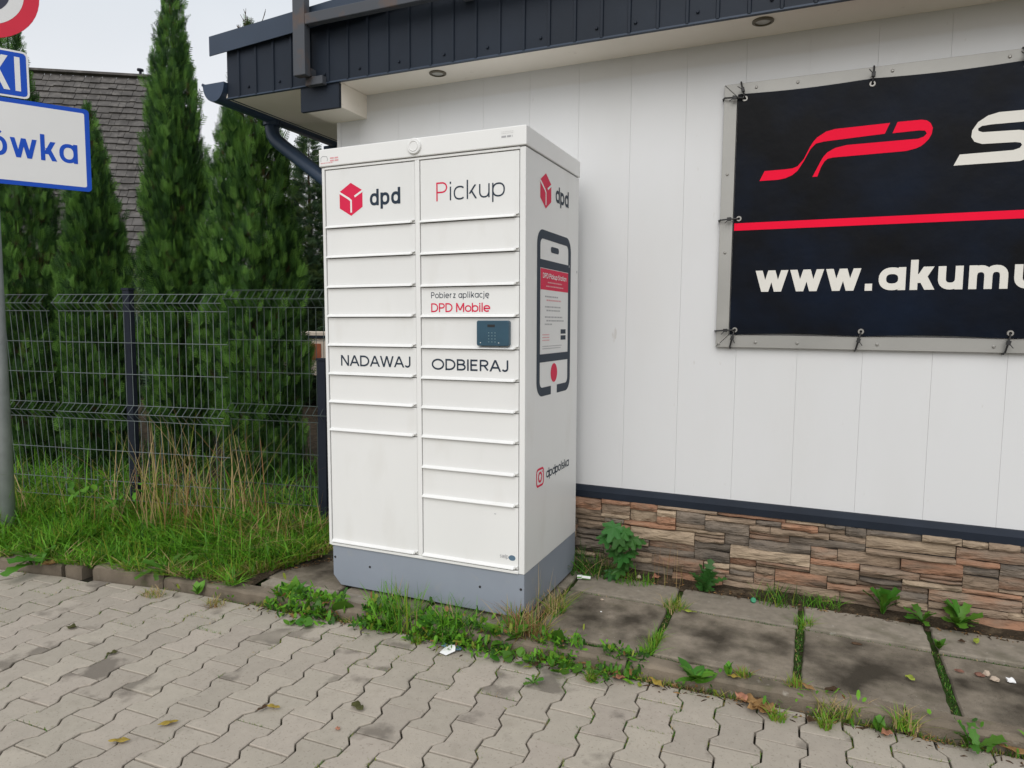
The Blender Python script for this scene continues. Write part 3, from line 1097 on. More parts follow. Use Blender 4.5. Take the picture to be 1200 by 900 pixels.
def put(name, me, loc, parent, rot=(0, 0, 0), scale=1.0):
    o = bpy.data.objects.new(name, me)
    COL.objects.link(o)
    attach(o, parent)
    o.location = loc
    o.rotation_euler = rot
    o.scale = (scale,) * 3 if not isinstance(scale, (tuple, list)) else scale
    return o


while rib < 2.6:
    if k % 2 == 0 or random.random() < .3:
        put('screw', scr_me, (rib + random.uniform(-.05, .05), FY - .0005, 2.802 + random.uniform(-.004, .004)), fasc)
    rib += pitch
    k += 1
cp = MB()
cp.prism([(0, -.0), (0, .118), (.20, .118), (.20, .112), (.006, .112), (.006, 0)],
         lambda u, v, d: (d, FY - .035 + u, cap_z(d) + v), -2.415, 1.2)
cp.prism([(0, -.0), (0, .118), (.20, .118), (.20, .112), (.006, .112), (.006, 0)],
         lambda u, v, d: (d, FY - .035 + u, cap_z(d) + v), 1.2, xs[-1])
cp.build('verge_cap', M_CAP, bld)
rf = MB()
rf.add([(-2.42, FY + .16, 3.12), (1.2, FY + .16, 3.345), (1.2, 6.8, 3.345), (-2.42, 6.8, 3.12), (xs[-1], FY + .16, 3.345), (xs[-1], 6.8, 3.345)],
       [(0, 1, 2, 3), (1, 4, 5, 2)])
rf.build('roof', M_CAP, bld)
# boxed beam end under the soffit
bm_ = MB().box(-1.727, -1.457, FY + .03, WY + .02, 2.614, SZ - .001).build('boxed_beam', M_SOFFIT, bld, bevel=.003)
MB().box(-1.732, -1.452, FY + .006, FY + .028, 2.606, SZ - .012).build('end_plate', M_FASCIA, bm_)
# recessed soffit lights
for lx, ly in ((-0.857, .711), (0.871, .697)):
    ring = MB()
    pts = [(.034, 0), (.048, 0), (.048, -.006), (.036, -.010), (.034, -.004)]
    nn = 24
    for i in range(nn):
        a = 2 * math.pi * i / nn
        ring.v += [(lx + r * math.cos(a), ly + r * math.sin(a), SZ + z) for r, z in pts]
    for i in range(nn):
        for j in range(len(pts)):
            ring.f.append((i * 5 + j, ((i + 1) % nn) * 5 + j, ((i + 1) % nn) * 5 + (j + 1) % 5, i * 5 + (j + 1) % 5))
    sl = ring.build('soffit_light', mat('tarnished_ring', (0.16, 0.14, 0.10), 0.4, 0.5, metal=.5, var=.3), bld)
    MB().tube([(lx, ly, SZ - .001), (lx, ly, SZ - .003)], .0338, 20).build('lens', mat('lamp_lens', (0.45, 0.44, 0.41), 0.25, 0.5, var=.1), sl)
# gutter along the left eave and its downpipe
gt = []
vs, fs = [], []
nn = 12
gr, gx_, gz = .090, -2.395, 2.848
for y in (FY - .03, 6.4):
    for r in (gr, gr - .004):
        for i in range(nn + 1):
            a = math.pi + math.pi * i / nn
            vs.append((gx_ + r * math.cos(a), y, gz + 1.25 * r * math.sin(a)))
m1 = nn + 1
for i in range(nn):
    fs += [(i, i + 1, 2 * m1 + i + 1, 2 * m1 + i), (m1 + i, 3 * m1 + i, 3 * m1 + i + 1, m1 + i + 1)]
fs += [tuple(range(m1)), (0, 2 * m1, 3 * m1, m1), (nn, m1 + nn, 3 * m1 + nn, 2 * m1 + nn)]
gut = obj('gutter', vs, fs, M_GUTTER, bld, smooth=False)
MB().tube([(gx_ - gr, FY - .03, gz), (gx_ - gr, 6.4, gz)], .010, 8).build('gutter_bead', M_GUTTER, gut)
for y in (1.75, 2.6, 3.4):
    MB().box(gx_ - gr - .006, gx_ + gr, y, y + .03, gz - .125, gz - .100).build('gutter_bracket', M_GUTTER, gut)
dp = MB()
pth = [(-2.40, 1.08, 2.78), (-2.40, 1.08, 2.69), (-2.392, 1.08, 2.655), (-2.365, 1.08, 2.620), (-2.33, 1.08, 2.592), (-2.05, 1.08, 2.393), (-1.82, 1.08, 2.23),
       (-1.775, 1.08, 2.19), (-1.755, 1.08, 2.15), (-1.75, 1.08, 2.08), (-1.75, 1.08, .05)]
dp.tube(pth, .048, 16)
dpo = dp.build('downpipe', M_GUTTER, bld, smooth=True)
MB().tube([(-2.40, 1.08, 2.80), (-2.40, 1.08, 2.72)], .060, 16).build('downpipe_collar', M_GUTTER, dpo)

# steel sign frame standing off the fascia
sf = thing('steel_sign_frame', 'empty rusty square-tube steel frame mounted in front of the slate-blue fascia', 'sign frame', (-1.64, .5, 2.77))
MB().box(-1.682, -1.597, .475, .525, 2.772, 3.90).build('upright', M_STEEL, sf, bevel=.004)
MB().box(-1.5965, 1.40, .477, .523, 3.048, 3.108).build('crossbar', M_STEEL, sf, bevel=.004)
MB().box(-1.5965, 1.40, .477, .523, 3.80, 3.86).build('crossbar', M_STEEL, sf, bevel=.004)
MB().box(1.4005, 1.48, .475, .525, 2.98, 3.90).build('upright', M_STEEL, sf, bevel=.004)
for bx, bz in ((-1.66, 2.785), (-.62, 3.05), (.5, 3.05), (1.42, 3.0)):
    MB().box(bx, bx + .05, .526, FY + .02, bz, bz + .045).build('standoff', M_STEEL, sf)
MB().box(-1.655, -1.53, .545, .585, 2.735, 2.782).build('clamp', M_STEEL, sf, bevel=.003)

# ================================================================== BANNER ON ITS FRAME
BY = 0.845
fr = thing('aluminium_frame', 'riveted aluminium frame screwed to the white wall behind the black banner', 'frame', (2.2, .87, 1.25))
FX0, FX1, FZ0, FZ1 = .690, 3.70, 1.245, 2.540
FW = .062


def rail(x0, x1, z0, z1):
    return MB().box(x0, x1, .853, .878, z0, z1).build('rail', M_ALU, fr, bevel=.002)


# mitred rails
def mitre(poly):
    mb = MB()
    mb.prism(poly, lambda u, v, d: (u, d, v), .878, .852)
    return mb.build('rail', M_ALU, fr, bevel=.0015)


e = .0012
mitre([(FX0 + e, FZ1), (FX0 + FW + e, FZ1 - FW), (FX1 - FW - e, FZ1 - FW), (FX1 - e, FZ1)])
mitre([(FX0 + e, FZ0), (FX1 - e, FZ0), (FX1 - FW - e, FZ0 + FW), (FX0 + FW + e, FZ0 + FW)])
mitre([(FX0, FZ0 + e), (FX0 + FW, FZ0 + FW + e), (FX0 + FW, FZ1 - FW - e), (FX0, FZ1 - e)])
mitre([(FX1, FZ0 + e), (FX1, FZ1 - e), (FX1 - FW, FZ1 - FW - e), (FX1 - FW, FZ0 + FW + e)])
fsc = MB().tube([(0, 0, 0), (0, -.003, 0), (0, -.005, 0)], [.007, .007, .004], 10)
fs_me = make_mesh('rivet', fsc.v, fsc.f, M_SCREW)
for x, z in [(1.027, 2.512), (1.424, 2.512), (1.866, 2.512), (2.4, 2.512), (2.9, 2.512), (.718, 2.106), (.720, 1.72), (1.075, 1.272), (.882, 1.272),
             (1.422, 1.272), (1.88, 1.272), (2.4, 1.272), (.705, 1.262), (.84, 2.512)]:
    put('rivet', fs_me, (x, .852, z), fr)
bn = thing('banner', 'black vinyl advertising banner with red logo, stripe and white web address on the wall', 'banner', (2.2, BY, 1.31))
BX0, BX1, BZ0, BZ1 = .757, FX1 - .067, 1.309, 2.487
vs, fs = [], []
NX, NZ = 48, 20
for j in range(NZ + 1):
    for i in range(NX + 1):
        x = BX0 + (BX1 - BX0) * i / NX
        z = BZ0 + (BZ1 - BZ0) * j / NZ
        ed = 0
        if j in (0, NZ):        # slight scallop between the ties
            ed = .008 * math.sin(math.pi * (((x - BX0) / .585) % 1.0))
        vs.append((x, BY, z + (ed if j == 0 else -ed)))
for j in range(NZ):
    for i in range(NX):
        fs.append((j * (NX + 1) + i, j * (NX + 1) + i + 1, (j + 1) * (NX + 1) + i + 1, (j + 1) * (NX + 1) + i))
bs = obj('sheet', vs, fs, M_BANNER, bn)


def bfn(u, v, d):
    return (u, BY - .0006 - d, v)


red1 = [(0.872, 2.061), (0.894, 2.107), (0.987, 2.108), (1.020, 2.110), (1.042, 2.118), (1.068, 2.149), (1.094, 2.205), (1.108, 2.228), (1.122, 2.244), (1.16, 2.268), (1.198, 2.276),
        (1.425, 2.280), (1.406, 2.234), (1.152, 2.223), (1.118, 2.217), (1.096, 2.194), (1.068, 2.138), (1.043, 2.097), (1.020, 2.078), (0.990, 2.066), (0.958, 2.061)]
red2 = [(1.437, 2.233), (1.455, 2.281), (1.549, 2.281), (1.570, 2.276), (1.586, 2.262), (1.595, 2.241), (1.592, 2.215), (1.582, 2.194), (1.568, 2.178), (1.552, 2.165), (1.534, 2.157), (1.494, 2.149),
        (1.194, 2.146), (1.172, 2.142), (1.159, 2.131), (1.145, 2.105), (1.131, 2.063), (1.110, 2.063), (1.141, 2.130), (1.153, 2.152), (1.169, 2.171), (1.202, 2.189), (1.25, 2.198),
        (1.54, 2.199), (1.562, 2.206), (1.573, 2.219), (1.565, 2.232), (1.543, 2.235)]
flat_poly('logo_stroke', red1, bfn, M_BRED, bn, local=False)
flat_poly('logo_stroke', red2, bfn, M_BRED, bn, local=False)
flat_poly('red_stripe', [(BX0 + .004, 1.826), (BX1, 1.826), (BX1, 1.862), (BX0 + .004, 1.862)], bfn, M_BRED, bn, local=False)
S_pl = [(1.683, 2.069), (1.925, 2.069), (1.965, 2.080), (1.995, 2.108), (2.000, 2.140), (1.985, 2.172), (1.955, 2.192), (1.915, 2.200), (1.785, 2.203), (1.768, 2.210),
        (1.766, 2.221), (1.780, 2.230), (1.815, 2.233), (2.005, 2.233), (2.025, 2.281), (1.840, 2.282), (1.800, 2.272), (1.765, 2.248), (1.745, 2.215), (1.743, 2.186),
        (1.756, 2.165), (1.785, 2.153), (1.905, 2.150), (1.924, 2.146), (1.930, 2.136), (1.922, 2.124), (1.900, 2.117), (1.704, 2.115)]
flat_poly('white_letter', S_pl, bfn, M_BWHITE, bn, local=False)
print_text('web_address', 'www.akumu', .136, 1.165, .0152, lambda u, v, d: (.872 + u, BY - .0006 - d, 1.522 + v + .004 * (u / 1.1)), M_BWHITE, bn, local=False, track=.30)
# ties and eyelets
eye = MB()
nn = 14
for i in range(nn):
    a = 2 * math.pi * i / nn
    eye.v += [(r * math.cos(a), y, r * math.sin(a)) for r, y in ((.006, 0), (.0065, -.003), (.0125, -.003), (.014, 0))]
for i in range(nn):
    for j in range(3):
        eye.f.append((i * 4 + j, i * 4 + j + 1, ((i + 1) % nn) * 4 + j + 1, ((i + 1) % nn) * 4 + j))
eye_me = make_mesh('eyelet', eye.v, eye.f, M_SCREW)


def tie(x, z, dx, dz):
    put('eyelet', eye_me, (x, BY - .0008, z), bn)
    ln = math.hypot(dx, dz)
    ux, uz = dx / ln, dz / ln
    mb = MB()
    mb.tube([(x, BY + .004, z), (x + .1 * dx, BY - .012, z + .1 * dz), (x + .5 * dx, BY - .017, z + .5 * dz), (x + .9 * dx, BY - .010, z + .9 * dz),
             (x + dx, BY + .012, z + dz), (x + 1.01 * dx, .879, z + 1.01 * dz)], .0042, 6)
    c = (x + .45 * dx, BY - .020, z + .45 * dz)
    mb.obox(c, (ux * .010, 0, uz * .010), (-uz * .008, 0, ux * .008), (0, .006, 0))
    mb.tube([(c[0], c[1] - .002, c[2]), (c[0] - uz * .02 + ux * .02, c[1] - .012, c[2] + ux * .02 + uz * .02)], .002, 5)
    mb.build('cable_tie', M_BLACK, bn)


tie(.790, 2.462, -.105, 0.012)
tie(.790, 2.462, -.022, .085)
for x in (1.345, 1.93, 2.52, 3.1):
    tie(x, 2.462, random.uniform(-.02, .01), .082)
    tie(x + .006, 1.332, random.uniform(-.025, -.01), -.092)
tie(.782, 1.884, -.098, -.004)
tie(.782, 1.333, -.098, -.006)
tie(.782, 1.333, -.022, -.092)

# ================================================================== PARCEL LOCKER  (local frame: front plane y=0, right edge x=0)
LW, LD, LH, LB = 1.086, .728, 2.2, .223
lk = thing('parcel_locker', 'tall white parcel locker cabinet with many doors and a grey plinth beside the wall', 'parcel locker', (0, 0, 0),
           (R_(.134), R_(-.40), 0))


def lbox(name, m, parent, a, bevel=.0):
    return MB().box(*a).build(name, m, parent, local=True, bevel=bevel)


lbox('carcass', M_GAP, lk, (-LW + .03, -.03, .03, LD - .02, LB + .01, 2.11))
lbox('side_panel', M_LOCK, lk, (-.028, 0.0, .0, LD, LB, 2.112), .003)
lbox('side_panel', M_LOCK, lk, (-LW, -LW + .016, .0, LD, LB, 2.112), .003)
side = [o for o in lk.children if o.name.startswith('side_panel')][0]
lbox('back_panel', M_LOCK, lk, (-LW + .02, -.03, LD - .018, LD - .002, LB, 2.112))
lbox('centre_stile', M_LOCK2, lk, (-.5545, -.5305, -.001, .05, LB + .014, 2.102), .002)
lbox('head_rail', M_LOCK2, lk, (-LW + .0165, -.0285, .0005, .05, 2.103, 2.1135), .0015)
lbox('bottom_rail', M_LOCK2, lk, (-LW + .0165, -.0285, -.004, .05, LB, LB + .013), .002)
lid = lbox('lid', M_LOCK2, lk, (-LW - .010, .005, -.007, LD + .004, 2.117, LH), .004)


def ffn(u, v, d):      # on a door face
    return (u, .0045 - d, v)


def lfn(u, v, d):      # on the lid front
    return (u, -.007 - d, v)


# disc on the lid
dk = MB().tube([(-.550, -.007, 2.163), (-.550, -.014, 2.163), (-.550, -.017, 2.163)], [.036, .036, .033], 32).build('round_cover', M_LOCK2, lid, local=True, smooth=False)
rg = MB()
for i in range(32):
    a = 2 * math.pi * i / 32
    rg.v += [(-.550 + r * math.cos(a), y, 2.163 + r * math.sin(a)) for r, y in ((.0195, -.0172), (.0225, -.0195), (.0255, -.0172))]
for i in range(32):
    for j in range(2):
        rg.f.append((i * 3 + j, i * 3 + j + 1, ((i + 1) % 32) * 3 + j + 1, ((i + 1) % 32) * 3 + j))
rg.build('cover_ring', M_LOCK2, lid, local=True)


def bars(name, m, parent, fn, u0, v0, rows, h, gap, seed=1, wlo=.6, whi=1.0, width=.05, off=.0007, wordy=True):
    """lines of unreadably small print"""
    r = random.Random(seed)
    vs, fs = [], []
    for i in range(rows):
        z = v0 - i * (h + gap)
        end = u0 + width * r.uniform(wlo, whi)
        u = u0
        while u < end:
            w = min(r.uniform(h * 1.2, h * 4), end - u)
            o = len(vs)
            vs += [fn(u, z, off), fn(u + w, z, off), fn(u + w, z + h, off), fn(u, z + h, off)]
            fs.append((o, o + 1, o + 2, o + 3))
            u += w + h * .6
    return obj(name, vs, fs, m, parent, local=True)


bars('small_print', M_TINY, lid, lfn, -.112, 2.155, 1, .008, .004, 3, 1, 1, .052)
bars('small_print', mat('faint_print', (.66, .66, .65), .5, .4, var=.05), lid, lfn, -.112, 2.178, 2, .003, .004, 4, 1, 1, .056)
hs = MB()
for pts in ([(-1.083, 2.142), (-1.083, 2.158), (-1.073, 2.166), (-1.048, 2.163), (-1.042, 2.150), (-1.046, 2.142)],):
    rv, rf = ribbon(pts, .0016, False)
    hs.add([lfn(p.x, p.y, .0007) for p in rv], rf)
hs.build('small_icon', M_TINY, lid, local=True)
bars('small_print', M_PINK, lid, lfn, -1.028, 2.150, 2, .007, .005, 5, .9, 1, .05)
bars('small_print', M_PINK, lid, lfn, -1.085, 2.131, 1, .004, .004, 6, 1, 1, .075)

# doors
ZL = [2.101, 1.818, 1.673, 1.527, 1.384, 1.241, 1.098, .957, .815, .240]
ZR = [2.101, 1.816, 1.669, 1.522, 1.381, 1.238, 1.094, .954, .815, .669, .528, .240]


def door(x0, x1, z0, z1, first=False):
    """flat door with a flared lip along its lower edge"""
    a, b = z0 + .002, z1 - .002
    mb = MB()
    prof = [(.0045, b), (.0045, a + .013), (-.009, a + .0035), (-.010, a), (.002, a), (.020, a), (.020, b)]
    mb.prism(prof, lambda u, v, d: (d, u, v), x0 + .0025, x1 - .022)
    prof2 = [(.0045, b), (.0045, a + .006), (.0045, a), (.020, a), (.020, b)]
    mb.prism(prof2, lambda u, v, d: (d, u, v), x1 - .0219, x1 - .0025)
    o = mb.build('door', M_LOCK, lk, local=True)
    t = MB().prism([(x1 - .021, a + .0015), (x1 - .021, a + .010), (x1 - .014, a + .0145), (x1 - .004, a + .0145), (x1 - .004, a + .0105), (x1 - .013, a + .0100),
                    (x1 - .017, a + .0015)], lambda u, v, d: (u, d, v), .0043, -.006)
    t.build('latch_tab', M_LOCK2, o, local=True)
    return o


DL = [door(-LW + .0185, -.5555, ZL[i + 1], ZL[i]) for i in range(len(ZL) - 1)]
DR = [door(-.5295, -.0295, ZR[i + 1], ZR[i]) for i in range(len(ZR) - 1)]


def cube_logo(parent, fn, u0, u1, v0, v1):
    """crimson hexagon box mark with white seams"""
    U = lambda t: u0 + (u1 - u0) * t
    V = lambda t: v0 + (v1 - v0) * t
    hx = [(U(0), V(.75)), (U(0), V(.25)), (U(.5), V(0)), (U(1), V(.25)), (U(1), V(.75)), (U(.5), V(1))]
    flat_poly('box_mark', hx, fn, M_RED, parent, off=.0007)
    mb = MB()
    hw = (u1 - u0) * .036
    for k, pts in enumerate(([(U(-.02), V(.735)), (U(.40), V(.53)), (U(.505), V(.46)), (U(.505), V(.13))], [(U(1.02), V(.735)), (U(.66), V(.575))])):
        rv, rf = ribbon(pts, hw, False)
        mb.add([fn(p.x, p.y, .0011 + .0002 * k) for p in rv], rf)
    mb.build('box_mark_seam', M_LOCK2, parent, local=True)


cube_logo(DL[0], ffn, -.984, -.850, 1.873, 2.030)
print_text('lettering', 'dpd', .0765, .172, .0068, lambda u, v, d: (-.808 + u, .0045 - d, 1.9135 + v), M_INK, DL[0], track=.34)
print_text('lettering', 'Pickup', .084, .348, .0034, lambda u, v, d: (-.4475 + u, .0045 - d, 1.9095 + v), [M_RED, M_INK], DR[0], track=.15, spec=lambda i: 0 if i == 0 else 1)
print_text('lettering', 'Pobierz aplikacj\u0119', .028, .299, .0016, lambda u, v, d: (-.476 + u, .0045 - d, 1.4705 + v), M_INK, DR[3], track=.22)
print_text('lettering', 'DPD Mobile', .041, .305, .0030, lambda u, v, d: (-.477 + u, .0045 - d, 1.4065 + v), M_RED, DR[3], track=.15)
print_text('lettering', 'NADAWAJ', .053, .410, .0040, lambda u, v, d: (-.9965 + u, .0045 - d, 1.1445 + v), M_INK, DL[5], track=.14)
print_text('lettering', 'ODBIERAJ', .052, .397, .0040, lambda u, v, d: (-.4755 + u, .0045 - d, 1.139 + v), M_INK, DR[5], track=.16)
# maker's mark on the lowest right door
print_text('lettering', 'swip', .020, .044, .0014, lambda u, v, d: (-.124 + u, .0045 - d, .286 + v), M_TINY, DR[10], track=.2)
mk = MB()
mk.prism([(-.0625 + .017 * math.cos(a), .292 + .013 * math.sin(a)) for a in [2 * math.pi * i / 16 for i in range(16)]], lambda u, v, d: (u, .0045 - d, v), 0, .0007)
mk.build('maker_mark', mat('slate_blue_print', (.10, .17, .24), .5, .4, var=.1), DR[10], local=True)
MB().box(-.152, -.142, .0030, .0040, .486, .489).build('scuff', M_TINY, DR[10], local=True)
# keypad
kpo = []
for cx, cz in ((-.0785, 1.3595), (-.0785, 1.2625), (-.2205, 1.2625), (-.2205, 1.3595)):
    q = {(-.0785, 1.3595): 0, (-.0785, 1.2625): 270, (-.2205, 1.2625): 180, (-.2205, 1.3595): 90}[(cx, cz)]
    kpo.append([(cx + .008 * math.cos(R_(q + t)), cz + .008 * math.sin(R_(q + t))) for t in (90, 60, 30, 0)] if True else [])
poly = [p for c in kpo for p in c]
kp = MB().prism(poly, lambda u, v, d: (u, .0045 - d, v), 0, .024).build('keypad', M_KEYPAD, lk, local=True, bevel=.003)
lbox('display', M_BLACK, kp, (-.174, -.138, -.0205, -.0190, 1.3385, 1.3495))
for r in range(4):
    for c in range(3):
        lbox('key', M_KEY, kp, (-.170 + c * .0155, -.1655 + c * .0155, -.0207, -.0190, 1.3115 - r * .0135, 1.3145 - r * .0135))
for cx in (-.211, -.121):
    lbox('key_light', M_SIGNW, kp, (cx, cx + .004, -.0207, -.0190, 1.2670, 1.2705))


# plinth skirts with cut corners
def skirt(poly, fn, d1, name='plinth_skirt'):
    return MB().prism(poly, fn, 0, d1).build(name, M_BASE, lk, local=True, bevel=.0015)


c_ = .046
x0, x1 = -LW + .020, .0
skirt([(x0, LB - .001), (x0, .066), (x0 + c_, .018), (x1 - .040, .018), (x1 - .0025, .060), (x1 - .0025, LB - .001)], lambda u, v, d: (u, .004 + d, v), .004, 'plinth_front')
skirt([(.0085, LB - .001), (.0085, .060), (.045, .018), (LD - .045, .018), (LD, .062), (LD, LB - .001)], lambda u, v, d: (-.0022 - d, u, v), .004, 'plinth_side')
skirt([(.0085, LB - .001), (.0085, .060), (.045, .018), (LD - .045, .018), (LD, .062), (LD, LB - .001)], lambda u, v, d: (x0 + d, u, v), .004, 'plinth_side')
skirt([(x0 + .005, LB - .001), (x0 + .005, .066), (x0 + c_, .018), (x1 - .04, .018), (x1 - .0065, .060), (x1 - .0065, LB - .001)], lambda u, v, d: (u, LD - .005 - d, v), .004, 'plinth_back')
for fx in (-LW + .08, -.55, -.06):
    for fy in (.06, LD - .06):
        MB().tube([(fx, fy, .0), (fx, fy, .012), (fx, fy, .03), (fx, fy, LB)], [.035, .035, .012, .012], 12).build('foot', M_BLACK, lk, local=True)
for sx, sz in ((-.84, .137), (-.225, .132), (-.018, .152), (-1.053, .160)):
    MB().tube([(sx, .0045, sz), (sx, .002, sz), (sx, .001, sz)], [.006, .006, .003], 8).build('screw', M_BLACK, lk, local=True)


# side graphics
def sfn(u, v, d):
    return (.0 + d, u, v)


cube_logo(side, sfn, .170, .312, 1.885, 2.045)
print_text('lettering', 'dpd', .078, .190, .0074, lambda u, v, d: (d, .372 + u, 1.935 + v), M_INK, side, track=.28)
rr = lambda cx, cz, r, a0, a1: [(cx + r * math.cos(R_(a0 + (a1 - a0) * i / 7)), cz + r * math.sin(R_(a0 + (a1 - a0) * i / 7))) for i in range(8)]
path_ = [(.325, 1.035)] + rr(.205, 1.085, .050, 270, 180) + rr(.205, 1.715, .050, 180, 90) + rr(.535, 1.715, .050, 90, 0) + rr(.535, 1.085, .050, 0, -90) + [(.408, 1.035)]
mb = MB()
rv, rf = ribbon(path_, .0205, False)
mb.add([sfn(p.x, p.y, .0007) for p in rv], rf)
for z0, z1 in ((1.612, 1.650), (1.174, 1.212)):
    mb.add([sfn(.170, z0, .0009), sfn(.570, z0, .0009), sfn(.570, z1, .0009), sfn(.170, z1, .0009)], [(0, 1, 2, 3)])
mb.add([sfn(u, v, .0009) for u, v in rr(.326, 1.705, .014, 270, 90)[::-1] + rr(.410, 1.705, .014, 90, -90)[::-1]][::-1], [tuple(range(16))])
mb.build('phone_outline', M_INK, side, local=True)
flat_poly('poster', [(.178, 1.215), (.562, 1.215), (.562, 1.609), (.178, 1.609)], sfn, M_PANELW, side, off=.0012)
flat_poly('poster_header', [(.178, 1.512), (.562, 1.512), (.562, 1.609), (.178, 1.609)], sfn, M_RED, side, off=.0016)
print_text('lettering', 'DPD Pickup Station', .024, .33, .0021, lambda u, v, d: (d, .205 + u, 1.566 + v), M_PANELW, side, track=.15, off=.0020)
bars('small_print', M_PINK, side, sfn, .27, 1.545, 1, .006, .01, 11, 1, 1, .20, .0020)
bars('small_print', M_PINK, side, sfn, .25, 1.527, 1, .006, .01, 12, 1, 1, .24, .0020)
for k, (zz, ww, mm) in enumerate(((1.478, .18, M_TINY), (1.461, .22, M_PINK), (1.430, .22, M_TINY), (1.413, .19, M_TINY), (1.382, .25, M_TINY), (1.365, .26, M_TINY), (1.348, .10, M_TINY))):
    bars('small_print', mm, side, sfn, .235 + (.0 if k % 2 == 0 else .02), zz, 1, .007, .01, 20 + k, .9, 1, ww, .0016)
bars('small_print', M_PINK, side, sfn, .205, 1.300, 3, .005, .008, 41, .6, 1, .12, .0016)
bars('small_print', M_TINY, side, sfn, .205, 1.246, 2, .004, .007, 42, .8, 1, .29, .0016)
for zz in (1.305, 1.275):
    flat_poly('store_badge', [(.455, zz), (.530, zz), (.530, zz + .022), (.455, zz + .022)], sfn, M_INK, side, off=.0016)
flat_poly('red_dot', [(.366 + .046 * math.cos(2 * math.pi * i / 24), 1.117 + .046 * math.sin(2 * math.pi * i / 24)) for i in range(24)], sfn, M_RED, side)
mb = MB()
k = 0
ic = rr(.162, .655, .018, 180, 90) + rr(.214, .655, .018, 90, 0) + rr(.214, .612, .018, 0, -90) + rr(.162, .612, .018, -90, -180)
for pts, cl in ((ic, True), ([(.188 + .021 * math.cos(2 * math.pi * i / 16), .634 + .021 * math.sin(2 * math.pi * i / 16)) for i in range(16)], True)):
    rv, rf = ribbon(pts, .0052, cl)
    mb.add([sfn(p.x, p.y, .0007 + .0002 * k) for p in rv], rf)
    k += 1
mb.add([sfn(.211, .653, .0009), sfn(.219, .653, .0009), sfn(.219, .661, .0009), sfn(.211, .661, .0009)], [(0, 1, 2, 3)])
mb.build('camera_icon', M_RED, side, local=True)
print_text('lettering', 'dpdpolska', .046, .335, .0036, lambda u, v, d: (d, .268 + u, .612 + v), M_INK, side, track=.13)
for sy, sz in ((.700, 1.62), (.575, 1.640)):
    lbox('scuff', M_TINY, side, (.0002, .0010, sy, sy + .008, sz, sz + .012))

# ================================================================== ROAD SIGN POST
rs = thing('road_sign_post', 'galvanised post at the left edge carrying a round red-rimmed sign and two name plates', 'road sign', (-3.45, -.17, 0.0))
MB().tube([(-3.45, -.17, -.1), (-3.45, -.17, 3.72)], .041, 20).build('post', M_GALV, rs, smooth=True)
sn = Vector((.83981, -.54288, 0))
sd = Vector((.54288, .83981, 0))
s0 = Vector((-3.45, -.17, 0)) + sn * .07


def gfn(u, v, d):
    p = s0 + sd * u + sn * d
    return (p.x, p.y, v)


def rrect(u0, u1, v0, v1, r):
    o = []
    for cx, cz, a in ((u1 - r, v1 - r, 0), (u0 + r, v1 - r, 90), (u0 + r, v0 + r, 180), (u1 - r, v0 + r, 270)):
        o += [(cx + r * math.cos(R_(a + t)), cz + r * math.sin(R_(a + t))) for t in (0, 30, 60, 90)]
    return o


def plate(name, poly, m, d0=-.006, d1=0.0):
    mb = MB().prism(poly, gfn, d0, d1)
    return mb.build(name, m, rs)


p1 = plate('name_plate', rrect(-.95, .524, 2.164, 2.672, .022), M_SIGNB)
flat_poly('white_field', rrect(-.925, .498, 2.190, 2.646, .010), gfn, M_SIGNW, p1, off=.0006, local=False)
print_text('lettering', '\u00f3wka', .156, .458, .0112, lambda u, v, d: gfn(-.002 + u, 2.329 + v, d), M_SIGNB, p1, local=False, track=.28, off=.0012)
p2 = plate('blue_plate', rrect(-.80, .221, 2.680, 2.955, .028), M_SIGNW)
flat_poly('blue_field', rrect(-.789, .210, 2.691, 2.944, .020), gfn, M_SIGNB, p2, off=.0006, local=False)
print_text('lettering', 'KI', .198, .174, .0135, lambda u, v, d: gfn(.010 + u, 2.720 + v, d), M_SIGNW, p2, local=False, track=.34, off=.0012)
cir = lambda r, n=48: [(0.0 + r * math.cos(2 * math.pi * i / n), 3.29 + r * math.sin(2 * math.pi * i / n)) for i in range(n)]
p3 = plate('round_sign', cir(.292), M_SIGNR)
flat_poly('white_disc', cir(.216), gfn, M_SIGNW, p3, off=.0006, local=False)
flat_poly('dark_symbol', [(.150 * math.cos(2 * math.pi * i / 40), 3.29 + .150 * math.sin(2 * math.pi * i / 40)) for i in range(40)], gfn, M_SIGND, p3, off=.0012, local=False)
for zz in (2.25, 2.58, 2.82, 3.1, 3.45):
    mb = MB()
    mb.obox(Vector((-3.45, -.17, zz)) + sn * .04, sd * .055, sn * .022, (0, 0, .018))
    mb.build('clamp', M_GALV, rs)

# ================================================================== MESH FENCE
fn_ = thing('mesh_fence', 'welded wire mesh fence with bent ridges and dark posts along the verge', 'fence', (-2.5, .32, 0))


